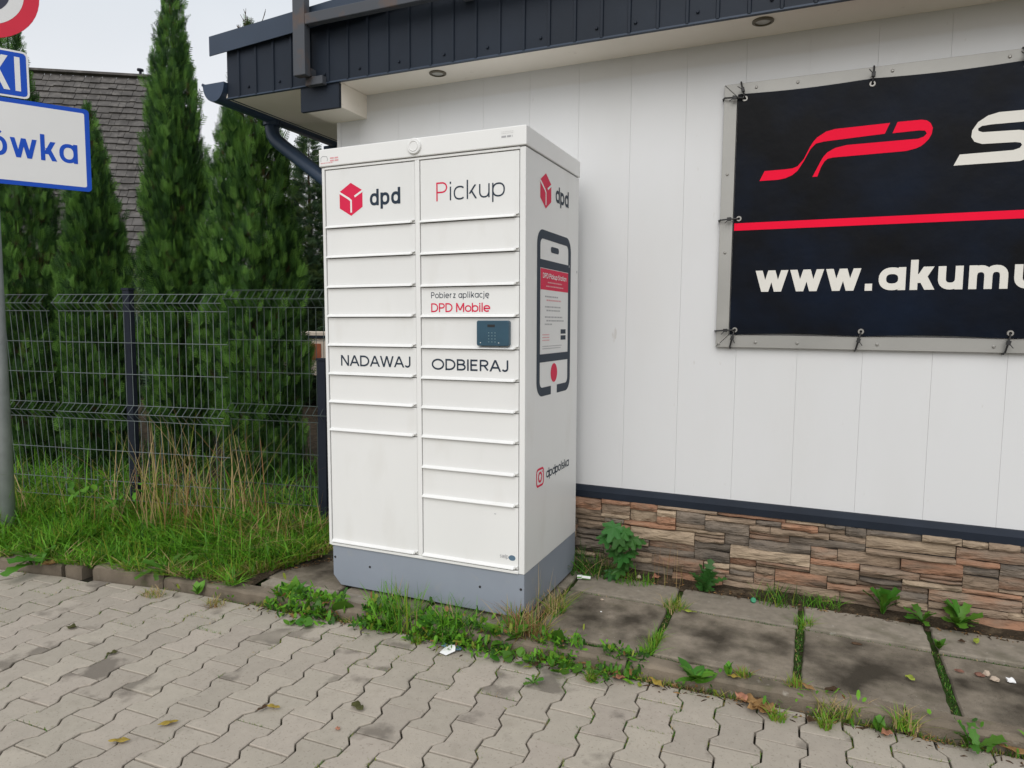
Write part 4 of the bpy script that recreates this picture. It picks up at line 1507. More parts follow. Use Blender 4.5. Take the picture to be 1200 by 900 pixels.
def wire_panel(xa, xb, off, m, top=1.515, lean=0.0):
    """vertical and horizontal wires with three V folds"""
    zs = [(.19, 0), (.31, 0), (.51, 0), (.71, 0), (.76, -.045), (.81, 0), (1.01, 0), (1.21, 0), (1.41, 0), (1.46, -.045), (1.515, 0), (1.518, 0)]
    L = math.hypot(xb - xa, fence_y(xb) - fence_y(xa))
    dx, dy = (xb - xa) / L, (fence_y(xb) - fence_y(xa)) / L
    nx_, ny_ = dy, -dx          # towards the camera side is -y
    vs, fs = [], []

    def pt(s, z, o):
        return (xa + dx * s + lean * (1.5 - z) + (-ny_ * 0) + (dy * 0), fence_y(xa) + dy * s + off + o, z + top - 1.515)

    def wire(P, r):
        mb = MB()
        mb.tube(P, r, 4, caps=False)
        o = len(vs)
        vs.extend(mb.v)
        fs.extend([tuple(i + o for i in q) for q in mb.f])
    s = 0.0
    while s <= L + 1e-6:
        wire([pt(s, z, o) for z, o in zs], .0019)
        s += .05
    for z, o in zs[:-1]:
        wire([pt(0, z, o - .004), pt(L, z, o - .004)], .0024)
    return obj('mesh_panel', vs, fs, m, fn_)


wire_panel(-5.9, -3.46, .0, M_WIRE, lean=.10)
wire_panel(-3.36, -2.13, -.02, M_WIRE)
wire_panel(-2.20, -.95, .07, M_WIRE2, top=1.545)
for fx, dy in ((-2.925, .05), (-5.3, .05), (-1.575, .06)):
    y = fence_y(fx) + dy
    zt_ = 1.545 if fx < -2 else 1.12
    po = MB().box(fx - .03, fx + .03, y, y + .04, -.05, zt_).build('post', M_FPOST, fn_, bevel=.003)
    MB().box(fx - .034, fx + .034, y - .004, y + .044, zt_ + .001, zt_ + .015).build('cap', M_FPOST, po)
a, b = -2.9, -.95
mb = MB()
for (xa, xb) in ((-5.3, -2.96), (-2.90, -1.61), (-1.54, -.95)):
    mb = MB()
    ya, yb = fence_y(xa) + .06, fence_y(xb) + .06
    zt = .2 if xa > -1.6 else .11
    mb.add([(xa, ya, -.05), (xb, yb, -.05), (xb, yb + .05, -.05), (xa, ya + .05, -.05), (xa, ya, zt), (xb, yb, zt), (xb, yb + .05, zt), (xa, ya + .05, zt)],
           [(0, 3, 2, 1), (4, 5, 6, 7), (0, 1, 5, 4), (1, 2, 6, 5), (2, 3, 7, 6), (3, 0, 4, 7)])
    mb.build('gravel_board', M_CONC, fn_, bevel=.006)


# ================================================================== TREES
def spray_template(kind):
    """a flat branched foliage spray, unit length along +z, as triangles (n,3,3)"""
    T = []

    def diamond(a, b, w):
        a, b = np.array(a), np.array(b)
        d = b - a
        n = np.array([-d[1], d[0]]) / np.linalg.norm(d) * w
        m = a + d * .45
        T.append([a, m + n, b])
        T.append([a, b, m - n])
    if kind == 'thuja':
        diamond((0, 0), (0, 1.0), .035)
        for i in range(5):
            z = .08 + i * .17
            ln = .50 * (1 - .55 * i / 5)
            for s in (-1, 1):
                diamond((0, z + (.06 if s > 0 else 0)), (s * ln * .66, z + ln * .80), .034)
    else:
        diamond((0, 0), (0, 1.0), .045)
        for i in range(6):
            z = .08 + i * .15
            ln = .34 * (1 - .5 * i / 6)
            for s in (-1, 1):
                diamond((0, z), (s * ln, z + ln * .55), .045)
    t = np.array(T)
    out = np.zeros(t.shape[:2] + (3,))
    out[:, :, 0] = t[:, :, 0]
    out[:, :, 2] = t[:, :, 1]
    # slight cupping
    out[:, :, 1] = .18 * np.abs(out[:, :, 0]) - .12 * out[:, :, 2] ** 2
    return out


TT = {k: spray_template(k) for k in ('thuja', 'spruce')}


def foliage(base, H, prof, n, size, kind, seed, mats, up=(.9, 1.5), clump=.22, probs=(.3, .42, .28), spin=1.3, zmin=0.0):
    """sprays spread through a crown volume whose radius at height t is prof(t), with lumps and hollows"""
    r_ = np.random.default_rng(seed)
    bx, by, bz = base
    zs, az, rad, sz, mi = [], [], [], [], []
    tmax = max(prof(t / 40) for t in range(41))
    cnt = 0
    while cnt < n:
        t = r_.random() * (1 - zmin) + zmin
        R = prof(t)
        if r_.random() > (R / tmax) * .9 + .1:
            continue
        a = r_.random() * 2 * np.pi
        z = t * H
        nv_ = noise.noise(Vector((math.cos(a) * 1.9 + seed, math.sin(a) * 1.9, z * 2.6)))
        nv2 = noise.noise(Vector((math.cos(a) * 4.5 + seed, math.sin(a) * 4.5, z * 6.0)))
        lump = 1 + clump * (nv_ * 1.3 + nv2 * .8)
        dep = 1 - .42 * r_.random() ** 1.7
        zs.append(z + r_.normal(0, .02))
        az.append(a)
        rad.append(R * lump * dep)
        sz.append(size * r_.uniform(.55, 1.45) * (.6 + .4 * min(1, R / tmax * 1.6)))
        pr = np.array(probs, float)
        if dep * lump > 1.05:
            pr = pr * (1.7, 1, .5)  # outer lumps favour the first green: lit sprays painted in by colour
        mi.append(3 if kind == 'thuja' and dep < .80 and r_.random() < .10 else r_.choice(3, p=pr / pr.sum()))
        cnt += 1
    zs, az, rad, sz, mi = map(np.array, (zs, az, rad, sz, mi))
    m = len(zs)
    el = r_.uniform(up[0], up[1], m)                   # elevation of the spray axis
    aa = az + r_.normal(0, .45, m)
    ax = np.stack([np.cos(aa) * np.cos(el), np.sin(aa) * np.cos(el), np.sin(el)], 1)
    sidev = np.stack([-np.sin(aa), np.cos(aa), np.zeros(m)], 1)
    nrm = np.cross(ax, sidev)
    sp_ = r_.normal(0, spin, m)
    s2 = sidev * np.cos(sp_)[:, None] + nrm * np.sin(sp_)[:, None]
    n2 = np.cross(s2, ax)
    P = np.stack([bx + rad * np.cos(az), by + rad * np.sin(az), bz + zs], 1)
    tm = TT[kind]
    V = P[:, None, None, :] + sz[:, None, None, None] * (tm[None, :, :, 0:1] * s2[:, None, None, :] + tm[None, :, :, 1:2] * n2[:, None, None, :]
                                                        + tm[None, :, :, 2:3] * ax[:, None, None, :])
    V = V.reshape(-1, 3)
    F = np.arange(len(V)).reshape(-1, 3)
    return V, F, np.repeat(mi, len(tm))


def tree(name, label, base, H, prof, n, size, kind, seed, mats, trunk_r=.05, lean=(0, 0), group=None, core=True, zmin=0.0, wisps=0, **k):
    t = thing(name, label, 'tree', base, group=group)
    V, F, mi = foliage(base, H, prof, n, size, kind, seed, mats, zmin=zmin, **k)
    if lean != (0, 0):
        hh = (V[:, 2] - base[2]) / H
        V[:, 0] += lean[0] * hh ** 2
        V[:, 1] += lean[1] * hh ** 2
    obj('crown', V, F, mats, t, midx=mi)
    tr = MB()
    pts = [(base[0] + lean[0] * (i / 8) ** 2 + .012 * math.sin(i * 2 + seed), base[1] + lean[1] * (i / 8) ** 2, base[2] + H * .97 * i / 8) for i in range(9)]
    tr.tube(pts, [trunk_r * (1 - .92 * i / 8) for i in range(9)], 8)
    rl = random.Random(seed)
    for i in range(16):
        tt = .06 + .8 * i / 16
        a = rl.uniform(0, 6.28)
        R = prof(tt) * .75
        p0 = Vector((base[0] + lean[0] * tt * tt, base[1] + lean[1] * tt * tt, base[2] + tt * H))
        tr.tube([p0, p0 + Vector((math.cos(a) * R * .5, math.sin(a) * R * .5, R * .35)), p0 + Vector((math.cos(a) * R, math.sin(a) * R, R * .9))],
                [trunk_r * .25, trunk_r * .16, trunk_r * .06], 5)
    if wisps:
        tip = Vector(pts[-1])
        for i in range(wisps):
            a, e_ = rl.uniform(0, 6.28), rl.uniform(.02, .12)
            b_ = tip - Vector((0, 0, rl.uniform(.05, .25)))
            hh_ = rl.uniform(.22, .42)
            q0 = b_ + Vector((math.cos(a) * e_ * .6, math.sin(a) * e_ * .6, hh_ * .55))
            q1 = b_ + Vector((math.cos(a) * e_, math.sin(a) * e_, hh_))
            tr.tube([b_, q0, q1], [.005, .0035, .0018], 4)
            for _ in range(4):
                c_p = q0.lerp(q1, rl.random())
                a2 = rl.uniform(0, 6.28)
                tr.tube([c_p, c_p + Vector((math.cos(a2) * .03, math.sin(a2) * .03, .045))], [.0028, .0012], 4)
    tr.build('trunk', M_BARK, t)
    return t


def thuja_prof(R, tip=.62, base=.80):
    def f(t):
        if t < .28:
            return R * (base + (1 - base) * math.sin(t / .28 * math.pi / 2))
        u = (t - .28) / .72
        return R * max(.02, 1 - u ** 2.3 + .02)
    return f


THG = 'columnar thujas behind the mesh fence'
for nm, lab, (bx_, by_), H, R, n, seed, lean in [
        ('thuja_tree', 'narrow columnar thuja rising behind the round road sign at the left edge', (-5.059, 0.947), 3.90, .31, 11000, 3, (0, 0)),
        ('thuja_tree', 'shorter columnar thuja with its tip beside the white name plate', (-4.278, 1.071), 3.02, .235, 10500, 8, (-.02, 0)),
        ('thuja_tree', 'tall slim thuja with a thin wispy tip in front of the shingled roof', (-3.659, 1.342), 4.10, .222, 13000, 14, (.02, 0)),
        ('thuja_tree', 'widest thuja directly left of the gutter and downpipe', (-2.89, 1.407), 3.56, .325, 15500, 23, (-.02, 0)),
        ('thuja_tree', 'thuja mostly outside the left edge of the picture', (-6.176, 0.729), 3.9, .48, 5000, 31, (0, 0))]:
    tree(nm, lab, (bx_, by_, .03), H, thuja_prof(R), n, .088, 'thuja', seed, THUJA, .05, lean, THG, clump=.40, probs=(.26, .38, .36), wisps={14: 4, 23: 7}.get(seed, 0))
# a few bare leader twigs at the two tall tips are part of those trunks' crowns
p = Vector((-6.148, 5.962, 0))
tree('spruce_tree', 'distant spruce seen between the widest thuja and the locker', (p.x, p.y, -.1), 4.30, lambda t: .70 * (1 - t) ** .9 + .02, 7500, .22, 'spruce', 41, FAR_G, .09, zmin=.05,
     up=(-.1, .5), clump=.35, spin=.5)
for bx_, by_, H, R, seed, lab in ((-8.022, 7.861, 2.5, 1.1, 51, 'pale green shrub behind the distant parked car'), (-7.947, 8.981, 2.3, 1.0, 52, 'bushy shrub hidden mostly by the locker, behind the fence'),
                               (-8.225, 6.14, 3.0, 1.2, 53, 'dark shrub glimpsed between the two tall thujas'), (-10.625, 5.633, 2.4, 1.3, 54, 'dark shrub below the shingled roof behind the shorter thuja'),
                               (-12.606, 4.765, 2.6, 1.4, 55, 'dark shrub at the left edge behind the thujas')):
    p = Vector((bx_, by_, 0))
    t = thing('shrub', lab, 'shrub', (p.x, p.y, -.1), group='shrubs far behind the fence')
    V, F, mi = foliage((p.x, p.y, -.1), H, lambda t: R * math.sqrt(max(.02, 1 - (2 * t - .8) ** 2 * .55)) * (1 if t < .9 else .6), 1500, .30, 'spruce', seed, FAR_G, up=(-.2, 1.3), clump=.35)
    obj('crown', V, F, FAR_G, t, midx=mi)
    MB().tube([(p.x, p.y, -.15), (p.x, p.y, H * .6)], [.06, .02], 6).build('trunk', M_BARK, t)

# ================================================================== FAR HOUSE
hA, hB = Vector((-15.372, 7.361, 0)), Vector((-13.365, 8.621, 0))
hdir = Vector((hB.x - hA.x, hB.y - hA.y, 0)).normalized()
hn = Vector((hdir.y, -hdir.x, 0))                      # towards the camera
RZ = 6.86
ra = Vector((hA.x, hA.y, 0)) - hdir * 7.0
rlen = 7.0 + (Vector((hB.x, hB.y, 0)) - Vector((hA.x, hA.y, 0))).length + 1.0
M_SHING = mat('weathered_shingle', (0.120, 0.113, 0.108), 0.85, 0.2, coord='World', var=0.45, scale=3.5, layers=[((0.19, 0.178, 0.165), 9, .5, .7, .6)])
M_HWALL = mat('house_render', (0.50, 0.45, 0.36), 0.9, 0.2, coord='World', var=.1, scale=2)
hs_ = thing('far_house', 'house with a steep weathered shingle roof behind the thujas', 'house', tuple(ra + hdir * rlen / 2 - hn * -2.0))
eav, run = 2.55, 2.6
cen = ra + hdir * (rlen / 2)
hw = MB()
hw.obox(cen + Vector((0, 0, 1.2)), hdir * (rlen / 2 - .4), hn * (run - .5), (0, 0, 1.42))
hw.build('wall', M_HWALL, hs_)
rfm = MB()
e0, e1 = ra, ra + hdir * rlen
th = Vector((0, 0, .12))
A1, A2 = e0 + Vector((0, 0, RZ - .06)), e1 + Vector((0, 0, RZ - .06))
B1, B2 = e0 + hn * run + Vector((0, 0, eav - .06)), e1 + hn * run + Vector((0, 0, eav - .06))
C1, C2 = e0 - hn * run + Vector((0, 0, eav - .06)), e1 - hn * run + Vector((0, 0, eav - .06))
rfm.add([A1, A2, B1, B2, C1, C2, A1 - th, A2 - th], [(0, 2, 3, 1), (0, 1, 5, 4), (2, 4, 5, 3), (0, 4, 2), (1, 3, 5)])
roof = rfm.build('roof', M_SHING, hs_)
slope = (hn * run + Vector((0, 0, eav - RZ)))
slen = slope.length
sdir = slope.normalized()
snor = hdir.cross(sdir)
if snor.z < 0:
    snor = -snor
nc = int(slen / .175)
hr = random.Random(5)
for c in range(nc):
    s0_, s1_ = c * slen / nc, (c + 1) * slen / nc + .05
    mb = MB()
    u = 0.0
    while u < rlen:
        w = hr.uniform(.12, .30)
        w = min(w, rlen - u)
        j = hr.uniform(-.012, .018)
        p0 = e0 + Vector((0, 0, RZ)) + hdir * (u + .004)
        q = [p0 + sdir * s0_, p0 + hdir * (w - .008) + sdir * s0_, p0 + hdir * (w - .008) + sdir * (s1_ + j), p0 + sdir * (s1_ + j)]
        tk = .042 + hr.uniform(-.008, .010)
        mb.add([q[0] + snor * .002, q[1] + snor * .002, q[2] + snor * tk, q[3] + snor * tk, q[3] + snor * .004, q[2] + snor * .004],
               [(0, 3, 2, 1), (3, 4, 5, 2), (0, 4, 3), (1, 2, 5)])
        u += w
    mb.build('shingle_course', M_SHING, roof)
rc = MB()
rc.obox(cen + Vector((0, 0, RZ + .05)), hdir * (rlen / 2), hn * .10, (0, 0, .025))
rc.build('ridge_cap', M_SHING, roof)
vp_ = e1 - hdir * .82 + Vector((0, 0, RZ))
MB().tube([vp_, vp_ + Vector((0, 0, .16)), vp_ + Vector((0, 0, .17)), vp_ + Vector((0, 0, .21))], [.03, .03, .07, .07], 10).build('roof_vent', M_FPOST, roof)
for u in (2.0, 5.2):
    mb = MB()
    mb.obox(e0 + hdir * u + hn * (run - .49) + Vector((0, 0, 1.3)), hdir * .5, hn * .03, (0, 0, .6))
    wo = mb.build('window', M_SIGNW, hs_)
    mb = MB()
    mb.obox(e0 + hdir * u + hn * (run - .455) + Vector((0, 0, 1.3)), hdir * .42, hn * .01, (0, 0, .52))
    mb.build('pane', mat('window_glass', (.05, .06, .07), .1, .6, var=.1), wo)

# ================================================================== FAR CAR AND PALE WALL BEHIND THE FENCE
cp_ = Vector((-7.093, 7.724, 0))
cr = thing('parked_car', 'dark parked car with pale window trim seen through the fence left of the locker', 'car', (cp_.x, cp_.y, 0.0), (0, 0, R_(24)))
M_CAR = mat('dark_car_paint', (.035, .045, .055), .25, .5, var=.1)
M_GLASS = mat('car_glass', (.03, .04, .045), .08, .6, var=.1)
M_CHROME = mat('pale_trim', (.62, .64, .66), .3, .5, var=.05)
side_p = [(-2.0, .35), (2.0, .35), (2.05, .62), (1.95, .85), (1.1, .98), (.35, 1.42), (-.95, 1.46), (-1.75, 1.02), (-2.05, .95), (-2.1, .6)]
MB().prism(side_p, lambda u, v, d: (u, d, v), -.82, .82).build('body', M_CAR, cr, local=True, bevel=.05)
for sgn in (-1, 1):
    gl_ = MB().prism([(.95, 1.0), (.32, 1.36), (-.9, 1.40), (-1.5, 1.02)], lambda u, v, d: (u, d, v), sgn * .815, sgn * .828).build('side_window', M_GLASS, cr, local=True)
    rv, rf = ribbon([(1.02, .985), (.32, 1.385), (-.92, 1.425), (-1.6, 1.0)], .022, True)
    MB().add([(p.x, sgn * .832, p.y) for p in rv], rf).build('window_trim', M_CHROME, gl_, local=True)
    for wx in (-1.3, 1.3):
        wh = MB().tube([(wx, sgn * .70, .31), (wx, sgn * .86, .31)], .31, 20).build('wheel', M_BLACK, cr, local=True)
        MB().tube([(wx, sgn * .862, .31), (wx, sgn * .868, .31)], .19, 16).build('rim', M_CHROME, wh, local=True)
    MB().box(1.85, 2.04, sgn * .55 - .14, sgn * .55 + .14, .66, .80).build('headlight', M_CHROME, cr, local=True)
wp = Vector((-4.891, 4.555, 0))
ww_ = thing('pale_crate', 'pale box with rust-red patch low behind the fence next to the locker', 'box', (wp.x, wp.y, .25), (0, 0, R_(20)))
M_PALE = mat('pale_board', (.62, .53, .44), .8, .2, var=.12, scale=5)
M_RUST = mat('rust_red_board', (.33, .10, .05), .8, .2, var=.3, scale=12)
MB().box(-.6, .6, -.3, .3, .42, .98).build('body', M_PALE, ww_, local=True, bevel=.01)
MB().box(-.02, .16, -.312, -.301, .62, .83).build('patch', M_RUST, ww_, local=True)
MB().box(-.62, .62, -.32, .32, .90, .935).build('band', M_FPOST, ww_, local=True)
for lx in (-.5, .5):
    for ly in (-.22, .22):
        MB().box(lx - .04, lx + .04, ly - .04, ly + .04, -.38, .419).build('leg', M_FPOST, ww_, local=True)


# ================================================================== WEEDS
def leaf_mesh(name, m, outline, curl=.25, fold=.25, segs=7):
    """leaf along +y, length 1; outline(t) = half width"""
    vs, fs = [], []
    for i in range(segs + 1):
        t = i / segs
        w = outline(t)
        z = curl * (t - 1.25 * t * t)
        vs += [(-w, t + (0.02 if i % 2 else -.02) * (w > .03), z + fold * w), (0, t, z), (w, t + (0.02 if i % 2 else -.02) * (w > .03), z + fold * w)]
    for i in range(segs):
        a = 3 * i
        fs += [(a, a + 1, a + 4, a + 3), (a + 1, a + 2, a + 5, a + 4)]
    return make_mesh(name, vs, fs, m, smooth=True)


def star_leaf_mesh(name, m):
    """five-lobed palmate leaf, petiole end at origin, along +y, about 1 across"""
    pts = []
    lob = [(-150, .36), (-122, .30), (-92, .56), (-76, .50), (-62, .38), (-48, .62), (-34, .60), (-20, .44), (-8, .72), (0, .80), (8, .72), (20, .44), (34, .60), (48, .62), (62, .38), (76, .50), (92, .56), (122, .30), (150, .36)]
    for a, r in lob:
        pts.append((r * math.sin(R_(a)), .20 + r * math.cos(R_(a)), -.20 * r * r + (.05 if r < .4 else 0)))
    vs = [(0, .20, 0)] + pts + [(0, 0.05, .02)]
    n = len(pts)
    fs = [(0, i + 2, i + 1) for i in range(n - 1)] + [(0, n + 1, n), (0, 1, n + 1)]
    return make_mesh(name, vs, fs, m)


OVAL = lambda w: (lambda t: w * (math.sin(math.pi * min(1, (t * .96 + .02)) ** .8)) ** .8 if t < 1 else 0.0)
DAND = lambda w: (lambda t: w * (.22 + .78 * t) * (1.25 if int(t * 7) % 2 else .72) * (1 if t < .9 else .6))
LM = {'oval': [leaf_mesh('leaf_oval', M_LEAFG, OVAL(.20)), leaf_mesh('leaf_oval', M_LEAFL, OVAL(.24), .1)],
      'dand': [leaf_mesh('leaf_toothed', M_LEAFG, DAND(.23), .3), leaf_mesh('leaf_toothed', M_LEAFG, DAND(.19), .5)],
      'round': [leaf_mesh('leaf_round', M_LEAFL, OVAL(.42), .1, .15), leaf_mesh('leaf_round', M_LEAFG, OVAL(.45), .05, .1)],
      'fern': [leaf_mesh('leaf_cut', M_LEAFB, lambda t: .26 * (1 - t) ** .4 * (1.35 if int(t * 12) % 2 else .5), .35, .2, 12)],
      'star': [star_leaf_mesh('leaf_lobed', M_LEAFB)]}


def plant(name, label, loc, n, ln, kind, elev=(20, 60), seed=0, cat='weed', group=None, stem_h=0.0, az=None, spread=0.0):
    r = random.Random(seed)
    t = thing(name, label, cat, loc, group=group)
    if stem_h:
        MB().tube([(0, 0, -.01), (.01, 0, stem_h * .5), (-.005, .005, stem_h)], [.004, .003, .002], 5).build('stem', M_STEM, t, local=True)
    for i in range(n):
        a = (2 * math.pi * i / n + r.uniform(-.35, .35)) if az is None else R_(r.uniform(*az))
        e_ = R_(r.uniform(*elev))
        o = bpy.data.objects.new('leaf', r.choice(LM[kind]))
        COL.objects.link(o)
        o.parent = t
        hz = stem_h * (.25 + .75 * i / max(1, n - 1)) if stem_h else .004
        o.location = (r.uniform(-spread, spread), r.uniform(-spread, spread), hz)
        s = ln * r.uniform(.7, 1.15)
        o.scale = (s * r.uniform(.85, 1.15), s, s)
        o.rotation_euler = (e_, r.uniform(-.25, .25), a - math.pi / 2)
    return t


# tall lobed-leaf plant against the stone plinth
ml = thing('mallow_plant', 'leafy lobed-leaf plant climbing the stone plinth right of the locker', 'plant', (.275, .765, 0))
sp_ = [Vector((.285, .775, 0)), Vector((.275, .765, .08)), Vector((.262, .755, .17)), Vector((.245, .745, .25)), Vector((.25, .740, .31))]
MB().tube(sp_, [.0045, .004, .0035, .003, .002], 6).build('stem', M_STEM, ml)
for (x, y, z, s, tilt, spin) in [(.225, .715, .300, .080, 55, 10), (.285, .710, .285, .066, 50, -50), (.190, .715, .265, .060, 40, 70), (.260, .700, .255, .075, 68, -10), (.175, .720, .235, .070, 70, 95),
                                 (.330, .715, .245, .072, 60, -75), (.365, .725, .228, .058, 65, -105), (.285, .690, .215, .060, 80, -25), (.225, .700, .165, .060, 70, 60), (.285, .690, .150, .072, 75, -35),
                                 (.310, .700, .115, .060, 80, -80), (.270, .690, .075, .060, 75, -15), (.215, .710, .045, .052, 60, 50), (.325, .720, .165, .046, 60, -70), (.245, .705, .205, .055, 60, 30)]:
    o = bpy.data.objects.new('leaf', LM['star'][0])
    COL.objects.link(o)
    attach(o, ml)
    o.location = (x, y, z)
    o.scale = (s * 1.5, s * 1.5, s * 1.5)
    o.rotation_euler = (R_(tilt - 95), R_(random.uniform(-15, 15)), R_(180 + spin * .3 + random.uniform(-12, 12)))
    MB().tube([sp_[min(4, int(z / .075))], (Vector((x, y, z)) + sp_[2]) / 2 + Vector((0, 0, .01)), (x, y, z)], .0016, 4).build('petiole', M_STEM, ml)

K0 = PZ + .004
plant('thistle', 'dark jagged-leaf thistle at the foot of the stone plinth', (.69, .735, .0), 9, .15, 'fern', (20, 75), 2)
plant('dandelion', 'upright dark green leafy weed against the stone plinth near the centre right', (1.50, .775, .01), 11, .125, 'dand', (35, 85), 3)
plant('dandelion', 'spreading toothed weed at the plinth foot, far right', (1.80, .755, .01), 14, .115, 'dand', (25, 75), 4)
plant('dandelion', 'low weed between the two leafy weeds at the plinth foot', (1.66, .740, .01), 8, .09, 'dand', (15, 55), 5)
plant('sprout', 'small bright green sprout at the corner of two slabs on the right', (1.69, .495, .0), 9, .055, 'oval', (30, 80), 6)
plant('dock_plant', 'broad-leaved bright green weed growing from the kerb, left of the locker', (-1.17, -.185, K0), 16, .125, 'oval', (35, 85), 7, spread=.06)
plant('dock_plant', 'round-leaved weed in the kerb joint just right of the leftmost broad-leaved weed', (-.99, -.190, K0), 14, .105, 'oval', (30, 85), 8, spread=.06)
plant('dock_plant', 'small two-leaf weed in the kerb joint below the locker left corner', (-.885, -.175, K0), 5, .10, 'round', (45, 85), 9, spread=.03)
plant('dandelion', 'toothed weed below the front of the locker, left grass tuft beside it', (-.66, -.185, K0), 9, .12, 'dand', (15, 60), 10)
plant('dandelion', 'toothed weed between the two grass tufts in front of the locker', (-.36, -.185, K0), 9, .115, 'dand', (20, 70), 11)
plant('clover', 'low round-leaved clover behind the white paper scrap', (-.255, -.205, K0), 9, .05, 'round', (15, 60), 12, spread=.05)
plant('plantain', 'long pale leaves of a weed leaning out at the locker right corner', (-.02, -.150, K0), 7, .14, 'oval', (20, 55), 13)
plant('clover', 'dark clover patch in front of the rusty tuft at the locker corner', (.06, -.235, K0), 12, .05, 'round', (15, 65), 14, spread=.07)
plant('clover', 'green clover patch on the kerb right of the rusty tuft', (.27, -.20, K0), 14, .05, 'round', (15, 65), 15, spread=.09)
plant('clover', 'leafy low weed along the kerb in front of the first stained slab', (.42, -.185, K0), 12, .055, 'dand', (15, 60), 16, spread=.08)
plant('sprout', 'single tall round sprout standing in front of the first stained slab', (.20, -.13, .0), 4, .07, 'round', (50, 85), 17)
plant('dandelion', 'flat green rosette weed over the kerb before the second slab', (.79, -.170, -.02), 12, .105, 'oval', (2, 40), 18, spread=.02)
plant('sprout', 'lone upright leaf at the kerb behind the flat rosette', (.905, -.115, .0), 4, .055, 'oval', (45, 85), 19)
plant('sprout', 'tiny weed alone in a paver joint, front centre', (.205, -.395, K0), 6, .04, 'dand', (8, 40), 20)
plant('sprout', 'small paver-joint weed below the kerb, third slab from the locker', (1.415, -.185, K0), 4, .06, 'round', (45, 85), 21)
plant('dandelion', 'bright toothed weed under the kerb near the right edge', (1.70, -.160, K0), 9, .09, 'dand', (25, 75), 22, spread=.04)
plant('sprout', 'green creeper on the pavers below the broad-leaved weeds, left', (-.985, -.335, K0), 10, .045, 'round', (10, 50), 23, spread=.05)
plant('sprout', 'two-leaf green sprout on the kerb left of the locker', (-1.70, -.29, K0), 5, .085, 'oval', (30, 70), 24)
plant('dock_plant', 'dark weed hanging over the broken kerb at the far left', (-2.72, -.42, .0), 10, .15, 'dand', (-10, 50), 25, spread=.05)
plant('dandelion', 'toothed weed hanging over the kerb in the middle of the verge', (-1.98, -.255, .02), 9, .12, 'dand', (-15, 45), 26, spread=.04)
plant('nettle', 'leafy weed at the fence foot right of the sign post', (-3.05, .02, .06), 30, .075, 'oval', (0, 60), 27, stem_h=.36, spread=.14)
plant('nettle', 'second leafy weed at the fence foot nearer the dark post', (-2.80, .10, .06), 26, .07, 'oval', (0, 60), 28, stem_h=.30, spread=.14)


def tuft(name, label, loc, n, h0, h1, lean, picks, probs, wid=.004, rad=.04, rx=1.0, ang=0.0):
    pts = []
    for _ in range(n):
        a, r = random.uniform(0, 6.28), rad * math.sqrt(random.random())
        x, y = r * math.cos(a) * rx, r * math.sin(a)
        pts.append((loc[0] + x * math.cos(ang) - y * math.sin(ang), loc[1] + x * math.sin(ang) + y * math.cos(ang), loc[2] - .004))
    v, f, m = blades(pts, h0, h1, wid, lean, segs=4, droop=.8, picks=picks, probs=probs)
    v -= np.array(loc)
    o = obj(name, v, f, GREENS, midx=m, label=label, cat='grass tuft')
    o.location = loc
    return o


tuft('grass_tuft', 'thick green grass tuft leaning on the grey plinth, left of the pair', (-.555, -.165, K0), 230, .10, .25, .30, (0, 1, 3, 4), (.4, .4, .12, .08), .005, .085, 1.4)
tuft('grass_tuft', 'thick dark grass tuft before the grey plinth, right of the pair', (-.275, -.150, K0), 280, .08, .20, .35, (1, 0, 2, 4), (.5, .3, .12, .08), .0045, .08, 1.4)
tuft('grass_tuft', 'rusty reddish grass tuft at the locker right corner', (.045, -.085, -.02), 260, .08, .19, .45, (5, 4, 3, 1), (.35, .27, .15, .23), .0045, .08, 1.2)
tuft('grass_tuft', 'dry yellow-green tuft along the locker side near its right corner', (.09, .18, -.005), 150, .04, .14, .45, (4, 3, 1), (.4, .3, .3), .004, .07, .6)
tuft('grass_tuft', 'bright green grass in the joint between the first and second slab', (.580, .045, -.012), 190, .03, .085, .35, (0, 3, 1), (.6, .2, .2), .004, .020, 6.0, R_(86))
tuft('grass_tuft', 'mossy grass at the back corner of the first slab joint', (.590, .455, -.012), 170, .03, .085, .4, (3, 1, 4), (.4, .35, .25), .004, .05, 1.0)
tuft('grass_tuft', 'short grass at the back of the joint between second and third slab', (1.160, .520, -.012), 120, .03, .075, .4, (3, 1, 0), (.4, .3, .3), .004, .04)
tuft('grass_tuft', 'small orange-rooted tuft at the kerb end of the second slab joint', (1.14, -.085, .0), 90, .02, .055, .4, (0, 5, 3), (.4, .3, .3), .0035, .028)
tuft('grass_tuft', 'yellow dry tuft on the kerb before the third slab', (1.285, -.150, -.03), 130, .03, .075, .5, (3, 4, 1), (.45, .3, .25), .0035, .05, 1.6)
tuft('grass_tuft', 'green and straw tuft on the kerb joint before the third slab', (1.50, -.150, -.03), 130, .03, .085, .4, (0, 4, 3), (.4, .3, .3), .004, .04)
tuft('grass_tuft', 'small yellow tuft on the kerb right of the flat rosette weed', (.955, -.085, .0), 80, .02, .055, .4, (3, 5, 0), (.45, .3, .25), .0035, .025)
tuft('grass_tuft', 'yellowish tuft in the paver joint below the dry leaf heap', (1.09, -.245, K0), 110, .02, .06, .4, (3, 0, 4), (.5, .3, .2), .0035, .03)
tuft('grass_tuft', 'upright tuft in the paver joint between the leaf heap and the lone dry leaf', (1.245, -.230, K0), 110, .025, .07, .35, (3, 0, 4), (.45, .35, .2), .0035, .025, .8)
tuft('grass_tuft', 'yellow tuft in a paver joint left of the white paper scrap', (-.40, -.275, K0), 90, .02, .05, .4, (3, 0), (.6, .4), .0035, .025)
